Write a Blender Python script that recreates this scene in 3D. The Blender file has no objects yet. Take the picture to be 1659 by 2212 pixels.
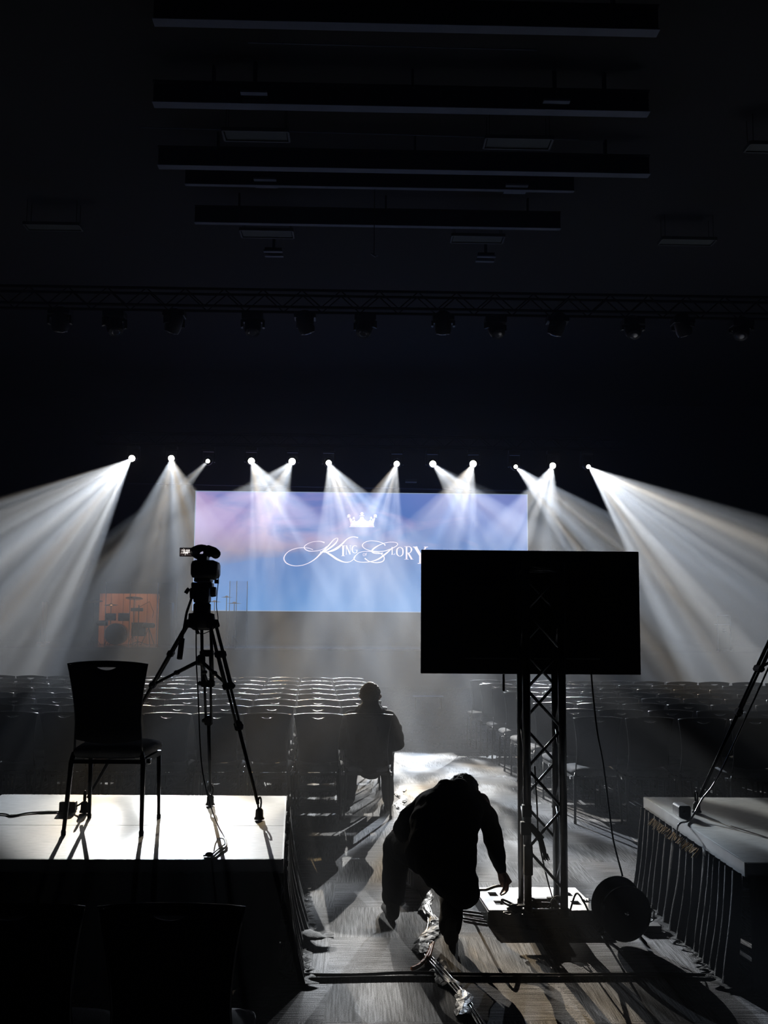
import bpy, bmesh, math, random
from mathutils import Vector, Matrix, noise as mnoise
random.seed(7)
PI = math.pi
sc = bpy.context.scene
COL = sc.collection

# ------------------------------------------------------------------ camera
FPX, CX, CY = 2190.0, 829.5, 1106.0
CAM = Vector((0, 0, 1.82))
ps, th, ro = math.radians(1.37), math.radians(6.0), math.radians(.45)
F = Vector((math.sin(ps)*math.cos(th), math.cos(ps)*math.cos(th), math.sin(th)))
R0 = Vector((math.cos(ps), -math.sin(ps), 0)); U0 = R0.cross(F)
RR = R0*math.cos(ro)+U0*math.sin(ro); UU = RR.cross(F)
cam = bpy.data.objects.new('camera', bpy.data.cameras.new('camera')); COL.objects.link(cam)
cam.data.sensor_fit = 'VERTICAL'; cam.data.sensor_height = 24; cam.data.lens = FPX/2212*24
cam.data.clip_start = .05; cam.data.clip_end = 200
M4 = Matrix((RR, UU, -F)).transposed().to_4x4(); M4.translation = CAM
cam.matrix_world = M4
sc.camera = cam
def ray(x, y): return F+RR*((x-CX)/FPX)-UU*((y-CY)/FPX)
def atz(x, y, z):
    r = ray(x, y); return CAM+r*((z-CAM.z)/r.z)
def atY(x, y, Y):
    r = ray(x, y); return CAM+r*(Y/r.y)

# ------------------------------------------------------------------ materials
MATS = {}
def mat(name, col, rough=.6, metal=0., bump=0., bscale=40., spec=.5, vary=0., vscale=8., sheen=0.):
    if name in MATS: return MATS[name]
    m = bpy.data.materials.new(name); m.use_nodes = True; MATS[name] = m
    nt = m.node_tree; b = nt.nodes['Principled BSDF']
    b.inputs['Base Color'].default_value = (*col, 1); b.inputs['Roughness'].default_value = rough
    b.inputs['Metallic'].default_value = metal; b.inputs['Specular IOR Level'].default_value = spec
    if sheen: b.inputs['Sheen Weight'].default_value = sheen
    if vary or bump:
        tc = nt.nodes.new('ShaderNodeTexCoord')
        n = nt.nodes.new('ShaderNodeTexNoise'); n.inputs['Scale'].default_value = vscale; n.inputs['Detail'].default_value = 5
        nt.links.new(tc.outputs['Object'], n.inputs['Vector'])
        if vary:
            r = nt.nodes.new('ShaderNodeValToRGB')
            r.color_ramp.elements[0].color = (*[c*(1-vary) for c in col], 1); r.color_ramp.elements[0].position = .3
            r.color_ramp.elements[1].color = (*[min(1, c*(1+vary)) for c in col], 1); r.color_ramp.elements[1].position = .7
            nt.links.new(n.outputs['Fac'], r.inputs['Fac']); nt.links.new(r.outputs['Color'], b.inputs['Base Color'])
        if bump:
            n2 = nt.nodes.new('ShaderNodeTexNoise'); n2.inputs['Scale'].default_value = bscale; n2.inputs['Detail'].default_value = 3
            nt.links.new(tc.outputs['Object'], n2.inputs['Vector'])
            bp = nt.nodes.new('ShaderNodeBump'); bp.inputs['Strength'].default_value = bump; bp.inputs['Distance'].default_value = .01
            nt.links.new(n2.outputs['Fac'], bp.inputs['Height']); nt.links.new(bp.outputs['Normal'], b.inputs['Normal'])
    return m
def emit(name, col, s):
    if name in MATS: return MATS[name]
    m = bpy.data.materials.new(name); m.use_nodes = True; MATS[name] = m
    nt = m.node_tree; nt.nodes.clear()
    e = nt.nodes.new('ShaderNodeEmission'); o = nt.nodes.new('ShaderNodeOutputMaterial')
    e.inputs[0].default_value = (*col, 1); e.inputs[1].default_value = s
    nt.links.new(e.outputs[0], o.inputs[0]); return m
BLACK = mat('black_plastic', (.007, .007, .008), .45, spec=.3, bump=.15, bscale=90)
BMETAL = mat('black_metal', (.015, .015, .016), .38, .6, vary=.2)
RUBBER = mat('rubber', (.01, .01, .01), .8, vary=.2)
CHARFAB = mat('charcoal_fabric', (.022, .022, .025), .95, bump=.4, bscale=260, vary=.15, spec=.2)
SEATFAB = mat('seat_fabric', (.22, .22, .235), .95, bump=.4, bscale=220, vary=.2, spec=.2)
CHROME = mat('polished_metal', (.7, .7, .72), .22, 1., vary=.05)
DARKCHROME = mat('dark_polished_metal', (.17, .17, .18), .22, 1., vary=.1)
ALU = mat('brushed_aluminium', (.20, .205, .215), .36, 1., vary=.12, vscale=30)
WHITEP = mat('white_plastic', (.7, .7, .7), .5, vary=.05)
BLKCLOTH = mat('black_drape', (.007, .007, .008), .85, bump=.3, bscale=150, vary=.2, spec=.25)
JACKET = mat('dark_jacket', (.008, .008, .009), .9, bump=.4, bscale=22, vary=.2, spec=.08)
JEANS = mat('dark_denim', (.006, .006, .008), .95, spec=.05, bump=.4, bscale=120, vary=.2)
SKIN = mat('skin', (.42, .25, .18), .5, vary=.08, vscale=20)
HAIR = mat('black_hair', (.010, .009, .008), .75, bump=.9, bscale=120, vary=.3)
TAPE = mat('grey_tape', (.13, .13, .145), .5, bump=.5, bscale=40, vary=.25, spec=.3)
ORANGE = mat('orange_tape', (.85, .22, .02), .4, bump=.5, bscale=50, vary=.2)
WALLM = mat('dark_wall', (.006, .006, .008), .9, bump=.2, bscale=20, vary=.3)
CEILM = mat('dark_ceiling', (.003, .003, .004), .9, vary=.3, vscale=2)
STRIPM = mat('pale_painted_steel', (.08, .10, .16), .6, vary=.12, vscale=3)
STRIPD = mat('grey_painted_steel', (.05, .055, .065), .6, vary=.12, vscale=3)
FLATB = mat('matt_black_paint', (.006, .006, .007), .95, spec=.1, vary=.2)
WOOD = bpy.data.materials.new('warm_tinted_wood')

def wood():
    m = WOOD; m.use_nodes = True; nt = m.node_tree; b = nt.nodes['Principled BSDF']; b.inputs['Roughness'].default_value = .6
    tc = nt.nodes.new('ShaderNodeTexCoord'); mp = nt.nodes.new('ShaderNodeMapping'); mp.inputs['Scale'].default_value = (6, 6, .5)
    n = nt.nodes.new('ShaderNodeTexNoise'); n.inputs['Scale'].default_value = 4; n.inputs['Detail'].default_value = 6
    r = nt.nodes.new('ShaderNodeValToRGB'); r.color_ramp.elements[0].color = (.30, .12, .04, 1); r.color_ramp.elements[1].color = (.55, .26, .10, 1)  # wood grain; its orange also holds the tint of warm light
    nt.links.new(tc.outputs['Object'], mp.inputs[0]); nt.links.new(mp.outputs[0], n.inputs['Vector']); nt.links.new(n.outputs['Fac'], r.inputs[0]); nt.links.new(r.outputs[0], b.inputs['Base Color'])
wood()

def carpet():
    m = bpy.data.materials.new('carpet_tiles'); m.use_nodes = True; nt = m.node_tree; N = nt.nodes.new; L = nt.links.new
    b = nt.nodes['Principled BSDF']; b.inputs['Roughness'].default_value = .85; b.inputs['Specular IOR Level'].default_value = .25
    tc = N('ShaderNodeTexCoord')
    mp = N('ShaderNodeMapping'); mp.inputs['Scale'].default_value = (1/.61, 1/.61, 1/.61); mp.inputs['Location'].default_value = (.23, .1, .5)
    L(tc.outputs['Object'], mp.inputs[0])
    ck = N('ShaderNodeTexChecker'); ck.inputs['Scale'].default_value = 1; L(mp.outputs[0], ck.inputs['Vector'])
    sx = N('ShaderNodeSeparateXYZ'); L(tc.outputs['Object'], sx.inputs[0])
    mix = N('ShaderNodeMix'); mix.data_type = 'FLOAT'; L(ck.outputs['Fac'], mix.inputs[0]); L(sx.outputs[0], mix.inputs[2]); L(sx.outputs[1], mix.inputs[3])
    mixo = N('ShaderNodeMix'); mixo.data_type = 'FLOAT'; L(ck.outputs['Fac'], mixo.inputs[0]); L(sx.outputs[1], mixo.inputs[2]); L(sx.outputs[0], mixo.inputs[3])
    # fine loop-pile ribs: stretched noise running along the tile's direction
    cb = N('ShaderNodeCombineXYZ')
    m1 = N('ShaderNodeMath'); m1.operation = 'MULTIPLY'; m1.inputs[1].default_value = 105; L(mix.outputs[0], m1.inputs[0])
    m2 = N('ShaderNodeMath'); m2.operation = 'MULTIPLY'; m2.inputs[1].default_value = 4; L(mixo.outputs[0], m2.inputs[0])
    L(m1.outputs[0], cb.inputs[0]); L(m2.outputs[0], cb.inputs[1])
    n = N('ShaderNodeTexNoise'); n.inputs['Scale'].default_value = 1; n.inputs['Detail'].default_value = 3; L(cb.outputs[0], n.inputs['Vector'])
    n3 = N('ShaderNodeTexNoise'); n3.inputs['Scale'].default_value = 160; n3.inputs['Detail'].default_value = 2; L(tc.outputs['Object'], n3.inputs['Vector'])
    ad = N('ShaderNodeMath'); ad.operation = 'ADD'; L(n.outputs['Fac'], ad.inputs[0])
    s3 = N('ShaderNodeMath'); s3.operation = 'MULTIPLY'; s3.inputs[1].default_value = .6; L(n3.outputs['Fac'], s3.inputs[0]); L(s3.outputs[0], ad.inputs[1])
    r = N('ShaderNodeValToRGB'); r.color_ramp.elements[0].position = .66; r.color_ramp.elements[1].position = .96
    r.color_ramp.elements[0].color = (.008, .008, .010, 1); r.color_ramp.elements[1].color = (.26, .26, .28, 1)
    L(ad.outputs[0], r.inputs[0]); L(r.outputs[0], b.inputs['Base Color'])
    bp = N('ShaderNodeBump'); bp.inputs['Strength'].default_value = .7; bp.inputs['Distance'].default_value = .006; L(ad.outputs[0], bp.inputs['Height']); L(bp.outputs[0], b.inputs['Normal'])
    return m
def deckmat():
    m = bpy.data.materials.new('grey_laminate_deck'); m.use_nodes = True; nt = m.node_tree; N = nt.nodes.new; L = nt.links.new
    b = nt.nodes['Principled BSDF']; b.inputs['Roughness'].default_value = .42
    tc = N('ShaderNodeTexCoord'); mp = N('ShaderNodeMapping'); mp.inputs['Scale'].default_value = (7, 60, 1); L(tc.outputs['Object'], mp.inputs[0])
    n = N('ShaderNodeTexNoise'); n.inputs['Scale'].default_value = 1.6; n.inputs['Detail'].default_value = 8; n.inputs['Roughness'].default_value = .7; L(mp.outputs[0], n.inputs['Vector'])
    r = N('ShaderNodeValToRGB'); r.color_ramp.elements[0].position = .32; r.color_ramp.elements[1].position = .55
    r.color_ramp.elements[0].color = (.20, .215, .22, 1); r.color_ramp.elements[1].color = (.42, .43, .42, 1)
    L(n.outputs['Fac'], r.inputs[0]); L(r.outputs[0], b.inputs['Base Color'])
    bp = N('ShaderNodeBump'); bp.inputs['Strength'].default_value = .15; bp.inputs['Distance'].default_value = .003; L(n.outputs['Fac'], bp.inputs['Height']); L(bp.outputs[0], b.inputs['Normal'])
    return m
def acrylic():
    m = bpy.data.materials.new('clear_acrylic'); m.use_nodes = True; nt = m.node_tree; nt.nodes.clear(); N = nt.nodes.new; L = nt.links.new
    t = N('ShaderNodeBsdfTransparent'); t.inputs[0].default_value = (.93, .94, .96, 1)
    g = N('ShaderNodeBsdfGlossy'); g.inputs['Roughness'].default_value = .08; g.inputs[0].default_value = (.8, .85, .9, 1)
    mx = N('ShaderNodeMixShader'); fr = N('ShaderNodeFresnel'); fr.inputs[0].default_value = 1.45
    o = N('ShaderNodeOutputMaterial'); L(fr.outputs[0], mx.inputs[0]); L(t.outputs[0], mx.inputs[1]); L(g.outputs[0], mx.inputs[2]); L(mx.outputs[0], o.inputs[0])
    return m
CARPET, DECK, ACRYL = carpet(), deckmat(), acrylic()
EDGE = mat('frosted_acrylic_edge', (.55, .6, .68), .3, vary=.05)

# ------------------------------------------------------------------ mesh builder
class MB:
    def __init__(s): s.bm = bmesh.new()
    def face(s, vs):
        try: return s.bm.faces.new(vs)
        except ValueError: return None
    def box(s, c, d, rz=0, bev=0):
        ret = bmesh.ops.create_cube(s.bm, size=1); vs = ret['verts']
        M = Matrix.Translation(c) @ Matrix.Rotation(rz, 4, 'Z') @ Matrix.Diagonal((*d, 1))
        bmesh.ops.transform(s.bm, matrix=M, verts=vs)
        if bev:
            es = list({e for v in vs for e in v.link_edges})
            bmesh.ops.bevel(s.bm, geom=es, offset=bev, segments=2, affect='EDGES', profile=.5)
        return s
    def bar(s, a, b, w, d=None, up=(0, 0, 1), bev=0):
        a, b = Vector(a), Vector(b); d = d or w; z = (b-a); L = z.length; z.normalize()
        u = Vector(up)
        if abs(z.dot(u)) > .98: u = Vector((0, 1, 0))
        x = u.cross(z).normalized(); y = z.cross(x)
        M = Matrix((x, y, z)).transposed().to_4x4(); M.translation = (a+b)/2
        vs = bmesh.ops.create_cube(s.bm, size=1)['verts']
        bmesh.ops.transform(s.bm, matrix=M @ Matrix.Diagonal((w, d, L, 1)), verts=vs)
        if bev: bmesh.ops.bevel(s.bm, geom=list({e for v in vs for e in v.link_edges}), offset=bev, segments=2, affect='EDGES')
        return s
    def tube(s, pts, r, n=8, cap=True, flat=1.):
        pts = [Vector(p) for p in pts]; rs = r if isinstance(r, (list, tuple)) else [r]*len(pts)
        rings = []; prev = None
        for i, p in enumerate(pts):
            t = (pts[min(i+1, len(pts)-1)]-pts[max(i-1, 0)])
            if t.length < 1e-9: t = Vector((0, 0, 1))
            t.normalize()
            if prev is None:
                u = Vector((0, 0, 1)) if abs(t.z) < .9 else Vector((1, 0, 0))
                x = u.cross(t).normalized()
            else:
                x = prev-t*prev.dot(t)
                x = x.normalized() if x.length > 1e-6 else Vector((1, 0, 0))
            prev = x; y = t.cross(x)
            rings.append([s.bm.verts.new(p+(x*math.cos(2*PI*k/n)+y*math.sin(2*PI*k/n)*flat)*rs[i]) for k in range(n)])
        for a, b in zip(rings, rings[1:]):
            for k in range(n): s.face((a[k], a[(k+1) % n], b[(k+1) % n], b[k]))
        if cap: s.face(rings[0][::-1]); s.face(rings[-1])
        return s
    def lathe(s, prof, c=(0, 0, 0), axis='Z', n=24, rot=None):
        rings = []
        for r, h in prof:
            ring = []
            for k in range(n):
                a = 2*PI*k/n; p = Vector((r*math.cos(a), r*math.sin(a), h))
                if axis == 'Y': p = Vector((p.x, p.z, p.y))
                if axis == 'X': p = Vector((p.z, p.x, p.y))
                if rot: p = rot @ p
                ring.append(s.bm.verts.new(p+Vector(c)))
            rings.append(ring)
        for a, b in zip(rings, rings[1:]):
            for k in range(n): s.face((a[k], a[(k+1) % n], b[(k+1) % n], b[k]))
        s.face(rings[0][::-1]); s.face(rings[-1]); return s
    def prism(s, poly, fn, h0, h1):
        """poly 2D; fn(u,v,h)->3D"""
        a = [s.bm.verts.new(fn(u, v, h0)) for u, v in poly]; b = [s.bm.verts.new(fn(u, v, h1)) for u, v in poly]
        n = len(poly); s.face(a[::-1]); s.face(b)
        for k in range(n): s.face((a[k], a[(k+1) % n], b[(k+1) % n], b[k]))
        return s
    def grid(s, rows, close=False):
        vs = [[s.bm.verts.new(p) for p in r] for r in rows]
        for a, b in zip(vs, vs[1:]):
            m = len(a)
            for k in range(m if close else m-1): s.face((a[k], a[(k+1) % m], b[(k+1) % m], b[k]))
        return s
    def sphere(s, c, r, seg=16):
        vs = bmesh.ops.create_uvsphere(s.bm, u_segments=seg, v_segments=max(6, seg//2), radius=1)['verts']
        r = r if isinstance(r, (tuple, list)) else (r, r, r)
        bmesh.ops.transform(s.bm, matrix=Matrix.Translation(c) @ Matrix.Diagonal((*r, 1)), verts=vs); return s
    def build(s, name, m, parent=None, smooth=False, loc=None):
        bmesh.ops.recalc_face_normals(s.bm, faces=s.bm.faces)
        me = bpy.data.meshes.new(name); s.bm.to_mesh(me); s.bm.free(); me.materials.append(m)
        if smooth:
            for p in me.polygons: p.use_smooth = True
        o = bpy.data.objects.new(name, me); COL.objects.link(o)
        if parent: o.parent = parent
        if loc is not None: o.location = loc
        return o
def smooth_path(pts, k=8):
    pts = [Vector(p) for p in pts]; out = []
    for i in range(len(pts)-1):
        p0, p1, p2, p3 = pts[max(i-1, 0)], pts[i], pts[i+1], pts[min(i+2, len(pts)-1)]
        for j in range(k):
            t = j/k
            out.append(.5*((2*p1)+(p2-p0)*t+(2*p0-5*p1+4*p2-p3)*t*t+(3*p1-p0-3*p2+p3)*t**3))
    out.append(pts[-1]); return out
def tag(o, label, cat, group=None, kind=None):
    if label: o['label'] = label
    if cat: o['category'] = cat
    if group: o['group'] = group
    if kind: o['kind'] = kind
    return o
def empty(name, loc=(0, 0, 0), rz=0):
    o = bpy.data.objects.new(name, None); COL.objects.link(o); o.location = loc; o.rotation_euler = (0, 0, rz); o.empty_display_size = .1; return o
KIDS = {}
def copy_tree(o, parent=None):
    c = o.copy(); COL.objects.link(c); c.parent = parent
    for ch in list(o.children): copy_tree(ch, c)
    return c
def struct(o): o['kind'] = 'structure'; return o

# ------------------------------------------------------------------ the hall
XL, XR, YB, YF, HC = -15.0, 15.0, -3.0, 36.0, 9.6
struct(MB().box((0, (YB+YF)/2, -.1), (XR-XL+.6, YF-YB+.6, .2)).build('floor', CARPET))
struct(MB().box((0, (YB+YF)/2, HC+.15), (XR-XL+.6, YF-YB+.6, .3)).build('ceiling', CEILM))
struct(MB().box((XL-.15, (YB+YF)/2, HC/2), (.3, YF-YB+.6, HC)).build('wall_left', WALLM))
struct(MB().box((XR+.15, (YB+YF)/2, HC/2), (.3, YF-YB+.6, HC)).build('wall_right', WALLM))
struct(MB().box((0, YF+.15, HC/2), (XR-XL, .3, HC)).build('wall_front', WALLM))
struct(MB().box((0, YB-.15, HC/2), (XR-XL, .3, HC)).build('wall_back', WALLM))

# stage
SY = 27.4
stg = empty('stage', (0, SY, 0)); tag(stg, 'long black stage about a metre high under the lit screen', 'stage')
MB().box((0, (YF-SY)/2-.1, .48), (26, YF-SY-.3, .96)).build('stage_front', mat('stage_black', (.012, .012, .014), .7, vary=.2), stg)
MB().box((0, (YF-SY)/2-.1, .98), (26, YF-SY-.3, .04)).build('stage_floor', mat('stage_gloss', (.03, .03, .035), .25, vary=.2, vscale=1), stg)
MB().box((.6, -.02, .985), (7.8, .03, .05)).build('edge_trim', mat('pale_trim', (.75, .8, .85), .3, .3, vary=.05), stg)['label'] = 'pale metal edge strip'

# LED screen
SCY = 32.0
a = atY(424, 1062, SCY); b = atY(1138, 1069, SCY); c = atY(480, 1318, SCY)
sx0, sx1, sz1, sz0 = a.x, b.x, (a.z+b.z)/2, c.z
scr = empty('video_screen', ((sx0+sx1)/2, SCY, sz0)); tag(scr, 'wide glowing video wall showing blue sky, a crown and script lettering', 'screen')
def scrmat():
    m = bpy.data.materials.new('screen_picture'); m.use_nodes = True; nt = m.node_tree; nt.nodes.clear(); N = nt.nodes.new; L = nt.links.new
    tc = N('ShaderNodeTexCoord'); sp = N('ShaderNodeSeparateXYZ'); L(tc.outputs['Generated'], sp.inputs[0])
    mp = N('ShaderNodeMapping'); mp.inputs['Scale'].default_value = (2.6, 1, 2.2); L(tc.outputs['Generated'], mp.inputs[0])
    n = N('ShaderNodeTexNoise'); n.inputs['Scale'].default_value = 2.2; n.inputs['Detail'].default_value = 6; n.inputs['Distortion'].default_value = .6; L(mp.outputs[0], n.inputs['Vector'])
    base = N('ShaderNodeValToRGB'); e = base.color_ramp.elements
    e[0].position = 0; e[0].color = (.10, .33, .78, 1); e[1].position = 1; e[1].color = (.11, .26, .74, 1)
    x = e.new(.45); x.color = (.08, .22, .60, 1)
    L(sp.outputs[2], base.inputs[0])
    # cloud cover: strong top left, weaker elsewhere
    cl = N('ShaderNodeMath'); cl.operation = 'SUBTRACT'; cl.inputs[0].default_value = 1.0; L(sp.outputs[0], cl.inputs[1])
    cl2 = N('ShaderNodeMath'); cl2.operation = 'MULTIPLY_ADD'; L(cl.outputs[0], cl2.inputs[0]); cl2.inputs[1].default_value = .62; cl2.inputs[2].default_value = -.42
    hz = N('ShaderNodeMapRange'); hz.inputs[1].default_value = .22; hz.inputs[2].default_value = .55; hz.inputs[3].default_value = -.55; hz.inputs[4].default_value = .12; L(sp.outputs[2], hz.inputs[0])
    s1 = N('ShaderNodeMath'); s1.operation = 'ADD'; L(cl2.outputs[0], s1.inputs[0]); L(hz.outputs[0], s1.inputs[1])
    s2 = N('ShaderNodeMath'); s2.operation = 'ADD'; L(s1.outputs[0], s2.inputs[0]); L(n.outputs['Fac'], s2.inputs[1])
    rr = N('ShaderNodeMapRange'); rr.inputs[1].default_value = .42; rr.inputs[2].default_value = .78; L(s2.outputs[0], rr.inputs[0])
    cc = N('ShaderNodeValToRGB'); e = cc.color_ramp.elements; e[0].position = .40; e[0].color = (.27, .23, .31, 1); e[1].position = .72; e[1].color = (.60, .46, .84, 1)
    L(sp.outputs[2], cc.inputs[0])
    mx = N('ShaderNodeMix'); mx.data_type = 'RGBA'; L(rr.outputs[0], mx.inputs[0]); L(base.outputs[0], mx.inputs[6]); L(cc.outputs[0], mx.inputs[7])
    # lilac corner at top right
    mp2 = N('ShaderNodeVectorMath'); mp2.operation = 'DISTANCE'; L(tc.outputs['Generated'], mp2.inputs[0]); mp2.inputs[1].default_value = (1.0, .5, 1.05)
    r2 = N('ShaderNodeMapRange'); r2.inputs[1].default_value = .5; r2.inputs[2].default_value = .72; r2.inputs[3].default_value = .5; r2.inputs[4].default_value = 0; L(mp2.outputs['Value'], r2.inputs[0])
    mx2 = N('ShaderNodeMix'); mx2.data_type = 'RGBA'; L(r2.outputs[0], mx2.inputs[0]); L(mx.outputs[2], mx2.inputs[6]); mx2.inputs[7].default_value = (.40, .38, .82, 1)
    # LED scan rows
    em = N('ShaderNodeEmission'); em.inputs[1].default_value = SCREEN_S; L(mx2.outputs[2], em.inputs[0])
    o = N('ShaderNodeOutputMaterial'); L(em.outputs[0], o.inputs[0]); return m
SCREEN_S = .8
W, H = sx1-sx0, sz1-sz0
MB().box((0, .12, H/2), (W+.04, .2, H+.04)).build('cabinet', BLACK, scr)
MB().box((0, .01, H/2), (W, .02, H)).build('picture', scrmat(), scr)
fr = MB()
for z in (-.012, H+.012): fr.box((0, 0, z), (W+.05, .03, .024))
for x in (-W/2-.012, W/2+.012): fr.box((x, 0, H/2), (.024, .03, H))
fr.build('rim', emit('screen_rim', (.45, .62, .95), .55), scr)
# lettering on the screen: positions read on the screen's own face
ZX, ZY, ZS = 560, 1080, 4.1475
def sp_(u, v, lift=.0):
    p = atY(ZX+u/ZS, ZY+v/ZS, SCY); return Vector((p.x-scr.location.x, -.006-lift, p.z-scr.location.z))
INK = emit('screen_white', (.93, .84, .97), 1.0)
def ribbon(mb, pts, ws, k=10, sm=True):
    P = [Vector((x, y, 0)) for x, y in pts]
    if sm:
        Q = smooth_path(P, k); Wd = []
        for i in range(len(Q)):
            t = i/k; j = min(int(t), len(ws)-2); f = min(1, t-j); Wd.append(ws[j]*(1-f)+ws[j+1]*f)
    else: Q, Wd = P, ws
    rows = []
    for i, q in enumerate(Q):
        t = (Q[min(i+1, len(Q)-1)]-Q[max(0, i-1)]).normalized(); n = Vector((-t.y, t.x, 0))*(Wd[i]/2)
        rows.append([sp_(q.x+n.x, q.y+n.y), sp_(q.x-n.x, q.y-n.y)])
    mb.grid(rows)
let = MB()
ribbon(let, [(482, 446), (430, 430), (340, 432), (262, 462), (222, 515), (240, 562), (300, 588), (370, 588), (440, 566), (505, 525), (560, 470), (620, 410), (665, 358), (695, 342), (704, 352), (686, 385), (640, 425), (585, 460), (545, 468)], [7, 5, 6, 7, 10, 10, 7, 6, 7, 10, 16, 12, 7, 5, 7, 12, 16, 14, 6])
ribbon(let, [(886, 338), (840, 330), (790, 348), (745, 392), (700, 430), (650, 455), (595, 468), (545, 464)], [10, 7, 8, 14, 22, 18, 8, 5])
ribbon(let, [(585, 382), (540, 371), (470, 378), (415, 405), (405, 433), (440, 456), (500, 458), (560, 445), (605, 415)], [12, 5, 5, 7, 8, 8, 6, 5, 4])
ribbon(let, [(590, 462), (640, 492), (700, 532), (760, 556), (810, 554), (848, 528), (866, 496), (900, 470), (950, 461), (1010, 463), (1080, 476), (1118, 512), (1108, 548), (1050, 562), (985, 550), (945, 522)], [10, 18, 18, 9, 6, 6, 5, 5, 5, 5, 6, 9, 9, 8, 6, 12])
ribbon(let, [(1130, 408), (1105, 386), (1040, 368), (980, 368), (935, 388), (925, 413), (950, 438), (1000, 455), (1060, 462), (1120, 458), (1175, 440), (1225, 415), (1240, 394), (1215, 379), (1150, 380), (1090, 398), (1040, 425), (1012, 452), (1020, 472), (1060, 480), (1110, 476)], [12, 6, 5, 5, 7, 8, 6, 6, 6, 7, 8, 7, 7, 5, 5, 7, 12, 14, 10, 7, 10])
ribbon(let, [(1195, 425), (1165, 455), (1120, 492), (1070, 528), (1000, 552), (920, 558), (866, 545), (848, 520), (862, 498)], [6, 10, 16, 12, 7, 6, 6, 7, 5])
def L_(x0, x1, y0, y1, strokes, curves=()):
    w, h = x1-x0, y1-y0
    f = lambda p: (x0+p[0]*w, y0+p[1]*h)
    for (p, q, t) in strokes: ribbon(let, [f(p), f(q)], [t*w, t*w], sm=False)
    for pts, ws in curves: ribbon(let, [f(p) for p in pts], [a*w for a in ws])
def ser(x, y, hw, t=.1): return ((x-hw, y), (x+hw, y), t)
L_(735, 768, 408, 503, [((.5, 0), (.5, 1), .5), ser(.5, .02, .5, .1), ser(.5, .98, .5, .1)])
L_(772, 822, 408, 488, [((.15, 0), (.15, 1), .08), ((.15, 0), (.85, 1), .22), ((.85, 0), (.85, 1), .08), ser(.15, .01, .15, .05), ser(.15, .99, .15, .05), ser(.85, .01, .15, .05)])
OC = [(.5, 0), (.12, .18), (.04, .5), (.12, .82), (.5, 1), (.88, .82), (.96, .5), (.88, .18), (.5, 0)]
L_(830, 880, 408, 476, [((.9, .6), (.9, .95), .12), ((.62, .6), (1.05, .6), .06)], [([(.9, .12), (.55, 0), (.15, .2), (.06, .5), (.15, .82), (.55, 1), (.9, .88)], [.08, .06, .18, .22, .18, .06, .08])])
L_(930, 948, 476, 503, [], [(OC, [.08, .22, .26, .22, .08, .22, .26, .22, .08])])
L_(952, 972, 474, 500, [((.2, 0), (.2, 1), .2), ((.1, .04), (.9, .04), .1), ((.2, .45), (.7, .45), .1)])
L_(1180, 1216, 422, 490, [((.3, 0), (.3, 1), .24), ((.05, .97), (1, .97), .08), ((.97, .97), (.97, .78), .08), ser(.3, .02, .22, .06)])
L_(1230, 1290, 422, 505, [], [(OC, [.05, .18, .22, .18, .05, .18, .22, .18, .05])])
L_(1300, 1378, 416, 533, [((.25, 0), (.25, 1), .2), ser(.25, .01, .25, .04), ser(.25, .99, .25, .04), ((.45, .52), (.85, .98), .2), ser(.88, .99, .18, .04)], [([(.25, .02), (.65, .04), (.82, .24), (.65, .48), (.25, .5)], [.05, .08, .2, .08, .05])])
L_(1380, 1512, 420, 570, [((.5, .5), (.5, 1), .2), ((.14, 0), (.52, .55), .2), ((.86, 0), (.5, .55), .1), ser(.5, .99, .2, .05), ser(.14, .01, .16, .05), ser(.86, .01, .14, .05)])
let.build('lettering', INK, scr)['label'] = 'white script lettering King of Glory'
cr = MB()
def cpoly(pts): cr.face([cr.bm.verts.new(sp_(u, v)) for u, v in pts])
def disc(u, v, r, n=12): cpoly([(u+r*math.cos(2*PI*k/n), v+r*math.sin(2*PI*k/n)) for k in range(n)])
cpoly([(808, 243), (808, 236), (1032, 236), (1032, 243)])
cpoly([(815, 234), (818, 210), (806, 165), (815, 160), (832, 172), (838, 190), (848, 175), (856, 178), (862, 190), (880, 188), (898, 172), (908, 150), (932, 150), (942, 172), (960, 188), (978, 190), (992, 178), (1000, 175), (1006, 190), (1014, 172), (1030, 160), (1040, 165), (1026, 210), (1028, 234)])
for u, v, r in ((803, 142, 15), (846, 160, 10), (920, 123, 15), (1003, 160, 10), (1040, 142, 15)): disc(u, v, r)
for u, v, w in ((803, 155, 16), (846, 170, 12), (920, 141, 22), (1003, 170, 12), (1040, 155, 16)): cpoly([(u-w, v-3), (u+w, v-3), (u+w, v+3), (u-w, v+3)])
crm = bpy.data.materials.new('screen_opal'); crm.use_nodes = True; nt = crm.node_tree; nt.nodes.clear()
tc = nt.nodes.new('ShaderNodeTexCoord'); n = nt.nodes.new('ShaderNodeTexNoise'); n.inputs['Scale'].default_value = 7; r = nt.nodes.new('ShaderNodeValToRGB')
r.color_ramp.elements[0].position = .35; r.color_ramp.elements[0].color = (.5, .85, .98, 1); r.color_ramp.elements[1].position = .65; r.color_ramp.elements[1].color = (.98, .6, .85, 1)
x = r.color_ramp.elements.new(.5); x.color = (.92, .86, .99, 1)
e = nt.nodes.new('ShaderNodeEmission'); o = nt.nodes.new('ShaderNodeOutputMaterial')
nt.links.new(tc.outputs['Object'], n.inputs['Vector']); nt.links.new(n.outputs['Fac'], r.inputs[0]); nt.links.new(r.outputs[0], e.inputs[0]); nt.links.new(e.outputs[0], o.inputs[0])
cr.build('crown', crm, scr)['label'] = 'white crown emblem'

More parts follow.
